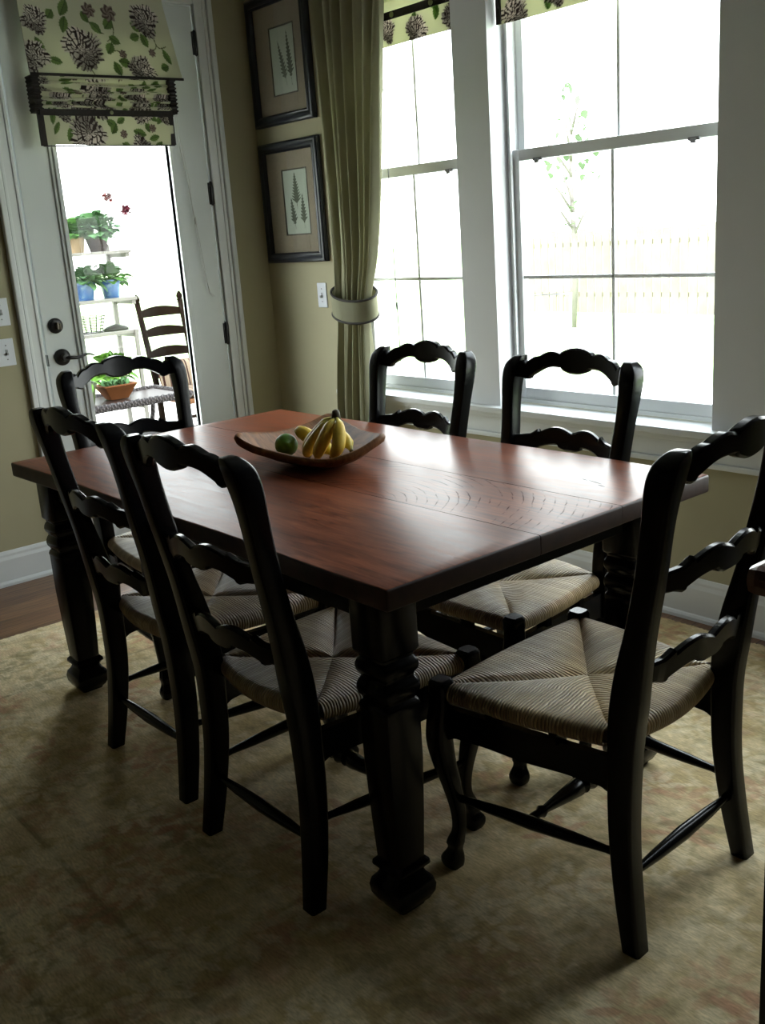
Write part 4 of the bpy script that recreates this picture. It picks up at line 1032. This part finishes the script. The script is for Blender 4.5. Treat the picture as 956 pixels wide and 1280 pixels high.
# plant stand
PSX = -2.40; SHZ = (.86, 1.085, 1.405)
st_ = empty('plant_stand', (PSX, .03, GZ), 0, 'white painted plant stand with three shelves outside the glazed door', 'plant stand')
for z, y1 in ((SHZ[0], .35), (SHZ[1], .37), (SHZ[2], .37), (.35, .35)):
    m = MB()
    for q in range(4): m.box(PSX - .14 + q * .072, PSX - .14 + q * .072 + .064, -.40, y1, z - .022, z, .003)
    m.box(PSX - .13, PSX + .13, -.38, -.35, z - .05, z - .022); m.box(PSX - .13, PSX + .13, y1 - .04, y1 - .01, z - .05, z - .022)
    local(m.build('shelf', M['paintwood']), st_)
for x in (PSX - .15, PSX + .125):
    for y in (-.40,):
        m = MB(); m.box(x, x + .03, y, y + .03, GZ, 1.45, .003); local(m.build('post', M['paintwood']), st_)
m = MB(); m.box(PSX - .15, PSX - .12, .31, .34, GZ, 1.45, .003); local(m.build('post', M['paintwood']), st_)
m = MB(); m.box(PSX + .125, PSX + .15, .315, .34, GZ, SHZ[0], .003); local(m.build('post', M['paintwood']), st_)
# potted plants on it
g1 = empty('potted_geranium', (PSX, .195, SHZ[2]), 0, 'red-flowered geranium in a grey-brown pot on the top shelf', 'potted plant', 'potted plants on the stand')
pot('pot', .055, .082, .115, M['grey_pot'], g1); soil(.074, .10, g1)
foliage('foliage', [(Vector(p) + Vector((PSX, .19, SHZ[2] + .12)), d_, s_) for p, d_, s_ in clump((0, 0, 0), .145, 480, 1, .85)], .055, .028, M['leaf_grey'], g1, 3, .3, .2, True)
for i, (y, z, mt) in enumerate(((.315, 1.757, 'petal'), (.445, 1.672, 'petal_pink'))):
    m = MB(); m.tube([(PSX, .20, SHZ[2] + .15), (PSX, (y + .2) / 2, SHZ[2] + .25), (PSX, y, z)], .004, 6); local(m.build('flower_stalk', M['paintwood'], smooth=True), g1)
    fl = []; rg = random.Random(i)
    for q in range(90): fl.append((Vector((PSX, y, z)) + Vector((rg.uniform(-.02, .02), rg.uniform(-.024, .024), rg.uniform(-.022, .022))), Vector((rg.uniform(-1, 1), rg.uniform(-1, 1), rg.uniform(-.4, 1))), 1))
    foliage('flower', fl, .024, .013, M[mt], g1, 5, .1, .1, True)
g2 = empty('potted_plant', (PSX - .02, .045, SHZ[2]), 0, 'leafy plant in a pale tan pot on the top shelf, left of the geranium', 'potted plant', 'potted plants on the stand')
pot('pot', .050, .066, .11, M['tan_pot'], g2); soil(.058, .095, g2)
foliage('foliage', [(Vector(p) + Vector((PSX - .02, .045, SHZ[2] + .12)), d_, s_) for p, d_, s_ in clump((0, 0, 0), .10, 190, 2, .9)], .055, .028, M['leaf'], g2, 4, .4, .2, True)
foliage('blade_leaf', [((PSX, .03, SHZ[2] + .12), (.1, .9, .75), 1.0), ((PSX, .03, SHZ[2] + .12), (.1, .5, 1), .9), ((PSX, .02, SHZ[2] + .12), (.1, -.6, .9), 1)], .20, .011, simple('dark_blade', (.035, .05, .03, 1), .6, .2, 9), g2, 4, .15, .2)
for i, (y, lb) in enumerate(((.055, 'broad-leaved plant in a blue glazed pot on the middle shelf, farther left'), (.246, 'broad-leaved plant in a blue glazed pot on the middle shelf, right beside the shelf end'))):
    g = empty('potted_plant', (PSX, y, SHZ[1]), 0, lb, 'potted plant', 'potted plants on the stand')
    pot('pot', .052, .070, .125, M['blue_pot'], g); soil(.062, .11, g)
    foliage('foliage', [(Vector(p) + Vector((PSX, y + .01, SHZ[1] + .125)), d_, s_) for p, d_, s_ in clump((0, 0, 0), .09, 110, 7 + i, .9)], .075, .034, M['leaf'] if i else M['leaf_grey'], g, 6 + i, .35, .25, True)
# wire basket on the lower shelf
wb = empty('wire_basket', (PSX, .06, SHZ[0]), 0, 'dark wire basket on the lower shelf of the plant stand', 'basket')
m = MB()
for q in range(6):
    r_ = .075 + .006 * q; m.tube([(r_ * math.cos(2 * PI * j / 20), r_ * math.sin(2 * PI * j / 20), .004 + q * .022) for j in range(21)], .003, 6)
m.build('basket_ring', M['wire'], wb, smooth=True)
m = MB()
for q in range(14):
    a = 2 * PI * q / 14; m.tube([(.075 * math.cos(a), .075 * math.sin(a), .003), (.106 * math.cos(a), .106 * math.sin(a), .116)], .0025, 5)
m.build('basket_rib', M['wire'], wb, smooth=True)
m = MB(); m.lathe([(.001, 0), (.09, 0), (.095, .012), (.07, .028), (.03, .04), (.001, .045)], (0, 0, 0), 20, M=Matrix.Diagonal((.7, 1, 1, 1)))
dsh = m.build('serving_dish', M['wire'], smooth=True); dsh.location = (PSX + .02, .235, SHZ[0]); tag(dsh, 'dark oval dish on the lower shelf beside the wire basket', 'dish')
# green plant standing below the shelves
g = empty('potted_plant', (PSX + .02, .17, .35), 0, 'bright green leafy plant on the lowest shelf of the plant stand', 'potted plant')
pot('pot', .06, .08, .14, M['white_pot'], g); soil(.07, .125, g)
foliage('foliage', [(Vector(p) + Vector((PSX + .02, .17, .55)), d_, s_) for p, d_, s_ in clump((0, 0, 0), .13, 200, 21, 1.1)], .08, .030, M['leaf_bright'], g, 9, .4, .3)
# wicker table
wt = empty('wicker_table', (-1.85, -.13, GZ), 0, 'grey braided wicker side table holding the copper planter outside', 'table')
WTX0, WTX1, WTY0, WTY1, WTZ = -2.10, -1.60, -.62, .33, .465
m = MB(); m.box(WTX0 + .03, WTX1 - .03, WTY0 + .03, WTY1 - .03, WTZ - .02, WTZ - .004, .003); o = m.build('tabletop', simple('dark_glossy_top', (.016, .009, .007, 1), .4, .2, 9, spec=.15)); local(o, wt)
def rope_loop(m, pts, r):
    P_ = []
    for a, b in zip(pts, pts[1:] + pts[:1]):
        a, b = Vector(a), Vector(b); n = max(2, int((b - a).length / .016))
        P_ += [a.lerp(b, q / n) for q in range(n)]
    for ph in range(3):
        pp = []
        for i, p in enumerate(P_ + P_[:1]):
            th = i * .75 + ph * 2 * PI / 3; pp.append(p + Vector((math.cos(th) * r * .45, math.cos(th) * r * .2, math.sin(th) * r * .45)))
        m.tube(pp, r * .62, 6)
m = MB(); rope_loop(m, [(WTX0, WTY0, WTZ - .012), (WTX1, WTY0, WTZ - .012), (WTX1, WTY1, WTZ - .012), (WTX0, WTY1, WTZ - .012)], .026); local(m.build('braided_rim', M['wicker'], smooth=True), wt)
m = MB(); m.box(WTX0 + .06, WTX1 - .06, WTY0 + .06, WTY1 - .10, .20, .215, .003); rope_loop(m, [(WTX0 + .06, WTY0 + .06, .208), (WTX1 - .06, WTY0 + .06, .208), (WTX1 - .06, WTY1 - .1, .208), (WTX0 + .06, WTY1 - .1, .208)], .016); local(m.build('lower_shelf', M['wicker'], smooth=True), wt)
for x, sx in ((WTX0 + .03, 1), (WTX1 - .03, -1)):
    for y, sy in ((WTY0 + .03, 1), (WTY1 - .03, -1)):
        m = MB(); m.tube([(x, y, WTZ - .02), (x + sx * .02, y + sy * .03, .3), (x + sx * .035, y + sy * .07, .18), (x + sx * .02, y + sy * .05, .04), (x, y, GZ)], .017, 8); local(m.build('leg', M['wicker'], smooth=True), wt)
# copper planter
pl = empty('planter_box', (-1.85, -.075, WTZ), 0, 'square copper-brown tapered planter with small succulents on the wicker table', 'planter')
m = MB(); R = []
for w, z in ((.060, 0), (.062, .004), (.112, .088), (.116, .090), (.116, .098), (.106, .098), (.100, .085), (.01, .08)): R.append([Vector((a, b, z)) for a, b in rrect(2 * w * .8, 2 * w, .004, 2)])
m.rings(R); m.build('box', M['terracotta'], pl, auto=40)
m = MB(); m.box(-.078, .078, -.098, .098, .078, .088, .004); m.build('soil', M['soil'], pl)
foliage('foliage', [(Vector((rg_.uniform(-.06, .06), rg_.uniform(-.085, .085), .09)) + Vector((-1.85, -.075, WTZ)), Vector((rg_.uniform(-.6, .6), rg_.uniform(-.6, .6), 1)), rg_.uniform(.6, 1.2)) for rg_ in [random.Random(33)] for q in range(110)], .045, .012, M['leaf_grey'], pl, 3, .2, .3)
gp = empty('potted_plant', (-1.80, -.33, WTZ), 0, 'olive green pot with a small plant behind the door edge on the wicker table', 'potted plant')
pot('pot', .07, .09, .14, simple('olive_pot', (.035, .05, .014, 1), .5, .2, 10), gp); soil(.08, .125, gp)
foliage('foliage', [(Vector(p) + Vector((-1.80, -.33, WTZ + .15)), d_, s_) for p, d_, s_ in clump((0, 0, 0), .10, 60, 51, 1)], .07, .02, M['leaf_bright'], gp, 4, .4, .2)

# rocking chair with slatted back, facing the house
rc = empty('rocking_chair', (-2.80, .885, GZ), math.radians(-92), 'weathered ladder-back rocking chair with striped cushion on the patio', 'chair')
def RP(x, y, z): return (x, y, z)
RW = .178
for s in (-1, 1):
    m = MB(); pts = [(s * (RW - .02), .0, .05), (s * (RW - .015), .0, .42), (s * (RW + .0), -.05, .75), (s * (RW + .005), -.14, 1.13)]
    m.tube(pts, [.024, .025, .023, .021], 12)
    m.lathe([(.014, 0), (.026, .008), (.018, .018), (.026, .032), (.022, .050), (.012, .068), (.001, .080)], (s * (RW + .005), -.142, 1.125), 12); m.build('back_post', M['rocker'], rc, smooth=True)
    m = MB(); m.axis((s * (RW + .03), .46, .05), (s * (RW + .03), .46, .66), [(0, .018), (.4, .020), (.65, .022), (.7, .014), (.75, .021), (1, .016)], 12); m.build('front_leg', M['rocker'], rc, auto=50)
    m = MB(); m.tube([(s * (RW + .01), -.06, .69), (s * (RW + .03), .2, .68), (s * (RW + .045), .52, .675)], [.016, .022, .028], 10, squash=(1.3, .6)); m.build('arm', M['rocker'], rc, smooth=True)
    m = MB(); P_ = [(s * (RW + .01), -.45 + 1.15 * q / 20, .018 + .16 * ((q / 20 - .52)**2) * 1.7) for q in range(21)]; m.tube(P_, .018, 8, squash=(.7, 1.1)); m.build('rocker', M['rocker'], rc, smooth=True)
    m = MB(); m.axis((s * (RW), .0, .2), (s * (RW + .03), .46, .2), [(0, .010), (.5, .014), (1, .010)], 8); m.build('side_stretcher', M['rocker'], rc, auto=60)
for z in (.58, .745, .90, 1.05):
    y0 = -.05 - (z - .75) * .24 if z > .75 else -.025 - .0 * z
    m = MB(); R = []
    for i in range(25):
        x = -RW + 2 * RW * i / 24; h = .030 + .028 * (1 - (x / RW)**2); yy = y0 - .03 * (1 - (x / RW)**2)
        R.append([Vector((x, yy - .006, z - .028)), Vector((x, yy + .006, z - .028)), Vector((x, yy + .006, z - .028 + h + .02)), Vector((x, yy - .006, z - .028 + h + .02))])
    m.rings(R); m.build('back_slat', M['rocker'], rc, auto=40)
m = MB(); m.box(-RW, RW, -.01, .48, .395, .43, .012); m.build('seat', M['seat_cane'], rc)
for zz in (.22, .30):
    m = MB(); m.axis((-RW, .46, zz), (RW, .46, zz), [(0, .010), (.5, .016), (1, .010)], 8); m.build('front_stretcher', M['rocker'], rc, auto=60)
def pillow(w, h, t, n=16):
    V_ = []; F_ = []
    for s in (1, -1):
        b = len(V_)
        for j in range(n + 1):
            for i in range(n + 1):
                u, v_ = 2 * i / n - 1, 2 * j / n - 1; k_ = (max(0, 1 - u**4) * max(0, 1 - v_**4))**.5
                V_.append(Vector((u * w / 2 * (1 - .05 * (v_**2)), s * t / 2 * k_, v_ * h / 2 * (1 - .05 * u**2))))
        for j in range(n):
            for i in range(n):
                q = b + j * (n + 1) + i; f_ = (q, q + 1, q + n + 2, q + n + 1); F_.append(f_ if s < 0 else tuple(reversed(f_)))
    return V_, F_
V_, F_ = pillow(.36, .26, .12)
cu2 = mesh_obj('cushion', V_, F_, M['cushion']); 
Mrc = Matrix.LocRotScale(rc.location, rc.rotation_euler, None)
cu2.matrix_world = Mrc @ Matrix.Translation((0, .075, .565)) @ Matrix.Rotation(math.radians(14), 4, 'X')
tag(cu2, 'brown and cream striped cushion leaning on the rocking chair', 'cushion')
V_, F_ = pillow(.38, .40, .06)
cu3 = mesh_obj('seat_cushion', V_, F_, M['cushion']); cu3.matrix_world = Mrc @ Matrix.Translation((0, .26, .464)) @ Matrix.Rotation(math.radians(90), 4, 'X')
tag(cu3, 'striped seat pad on the rocking chair', 'cushion')
pv = MB(); pv.lathe([(.10, 0), (.16, .06), (.19, .18), (.17, .30), (.12, .36), (.13, .38), (.11, .38), (.10, .36), (.01, .2)], (0, 0, 0), 28)
o = pv.build('garden_urn', M['white_pot'], auto=60); o.location = (-3.7, 1.62, GZ); tag(o, 'pale round garden urn standing behind the rocking chair', 'urn')

# trees, fence, patio chair seen through the glass
def tree(x, y, h, cr, seed, label, n=900, ls=.16):
    t = empty('tree', (x, y, GZ - .05), 0, label, 'tree', 'pale trees beyond the patio'); rg = random.Random(seed)
    m = MB(); pts = [(0, 0, 0), (.05, .03, h * .3), (-.04, .06, h * .6), (.02, 0, h * .95)]; m.tube(pts, [.03 + .05 * cr, .025 + .04 * cr, .02 + .03 * cr, .015], 10)
    for q in range(7):
        a = rg.uniform(0, 6.28); z = h * rg.uniform(.35, .85); m.tube([(0, .03, z), (cr * .4 * math.cos(a), cr * .4 * math.sin(a), z + .3), (cr * .8 * math.cos(a), cr * .8 * math.sin(a), z + .5)], [.025, .015, .008], 6)
    m.build('trunk', M['bark'], t, smooth=True)
    pl_ = []
    for q in range(n):
        a = rg.uniform(0, 6.28); e = rg.uniform(-1, 1); r_ = cr * rg.uniform(.3, 1); p = Vector((r_ * math.cos(a) * math.sqrt(1 - e * e), r_ * math.sin(a) * math.sqrt(1 - e * e), h * .72 + e * h * .30))
        pl_.append((p + Vector((x, y, GZ)), Vector((rg.uniform(-1, 1), rg.uniform(-1, 1), rg.uniform(-.8, .4))), rg.uniform(.6, 1.3)))
    foliage('crown', pl_, ls, ls * .4, M['tree_leaf'], t, seed)
tree(-9.5, 6.7, 4.6, 1.5, 1, 'pale green tree seen at the right side of the door glass', 900)
tree(-5.5, 9.0, 3.3, .45, 2, 'slim pale tree seen through the wide window', 90, .12)
fe = empty('garden_fence', (-1.5, 10.5, GZ - .05), 0, 'pale wooden garden fence across the lawn', 'fence')
m = MB()
for q in range(70): m.box(-7 + q * .16, -7 + q * .16 + .135, -.01, .01, .05, 1.35 + .03 * math.sin(q * 1.7))
m.build('boards', M['fence'], fe)
m = MB(); m.box(-7, 4.2, .01, .05, .3, .38); m.box(-7, 4.2, .01, .05, 1.1, 1.18); m.build('rail', M['fence'], fe)
pc = empty('patio_chair', (-1.1, 3.2, GZ), math.radians(30), 'pale metal patio chair seen through the window beside the curtain', 'chair')
m = MB(); m.box(-.25, .25, -.25, .25, .42, .45, .01); m.build('seat', M['white_pot'], pc)
m = MB(); m.tube([(-.24, .24, .45), (-.24, .30, .95), (.24, .30, .95), (.24, .24, .45)], .014, 8)
for q in range(5): m.tube([(-.16 + q * .08, .25, .46), (-.16 + q * .08, .30, .94)], .008, 6)
m.build('backrest', M['screw'], pc, smooth=True)
for x in (-.23, .23):
    for y in (-.23, .23): m = MB(); m.tube([(x, y, .43), (x * 1.1, y * 1.1, 0)], .012, 8); m.build('leg', M['screw'], pc, smooth=True)

# ------------------------------------------------------------------ light
w = bpy.data.worlds.new('sky'); S.world = w; w.use_nodes = True; nt = w.node_tree; bg = nt.nodes['Background']
tc = nt.nodes.new('ShaderNodeTexCoord'); sp = nt.nodes.new('ShaderNodeSeparateXYZ'); nt.links.new(tc.outputs['Generated'], sp.inputs[0])
cr = nt.nodes.new('ShaderNodeValToRGB'); cr.color_ramp.elements[0].position = 0; cr.color_ramp.elements[0].color = (.95, 1, .97, 1); cr.color_ramp.elements[1].position = .8; cr.color_ramp.elements[1].color = (.82, .94, 1.0, 1)
nt.links.new(sp.outputs['Z'], cr.inputs['Fac']); nt.links.new(cr.outputs['Color'], bg.inputs['Color']); bg.inputs['Strength'].default_value = 11.2
sd = bpy.data.lights.new('sun', 'SUN'); sd.energy = 5.0; sd.angle = math.radians(12); sd.color = (1, .97, .92)
so = bpy.data.objects.new('sun', sd); COL.objects.link(so); so.rotation_euler = (math.radians(38), math.radians(26), 0); so.location = (6, -8, 9)
def portal(loc, rot, sx, sy):
    l = bpy.data.lights.new('daylight_portal', 'AREA'); l.shape = 'RECTANGLE'; l.size = sx; l.size_y = sy; l.cycles.is_portal = True
    o = bpy.data.objects.new('daylight_portal', l); COL.objects.link(o); o.location = loc; o.rotation_euler = rot
for a, b in WIN: portal(((a + b) / 2, .15, (Z0 + Z1) / 2), (-PI / 2, 0, 0), b - a, Z1 - Z0)
portal((WX - .13, (GY0 + GY1) / 2, (GZ0 + GZ1) / 2), (0, -PI / 2, 0), GZ1 - GZ0, GY1 - GY0)

vs = S.view_settings; vs.view_transform = 'Standard'; vs.look = 'None'; vs.gamma = 1; vs.exposure = 0; vs.use_curve_mapping = False
cy = S.cycles; cy.use_denoising = True; cy.max_bounces = 8; cy.diffuse_bounces = 5; cy.glossy_bounces = 4; cy.transparent_max_bounces = 16; cy.sample_clamp_indirect = 4
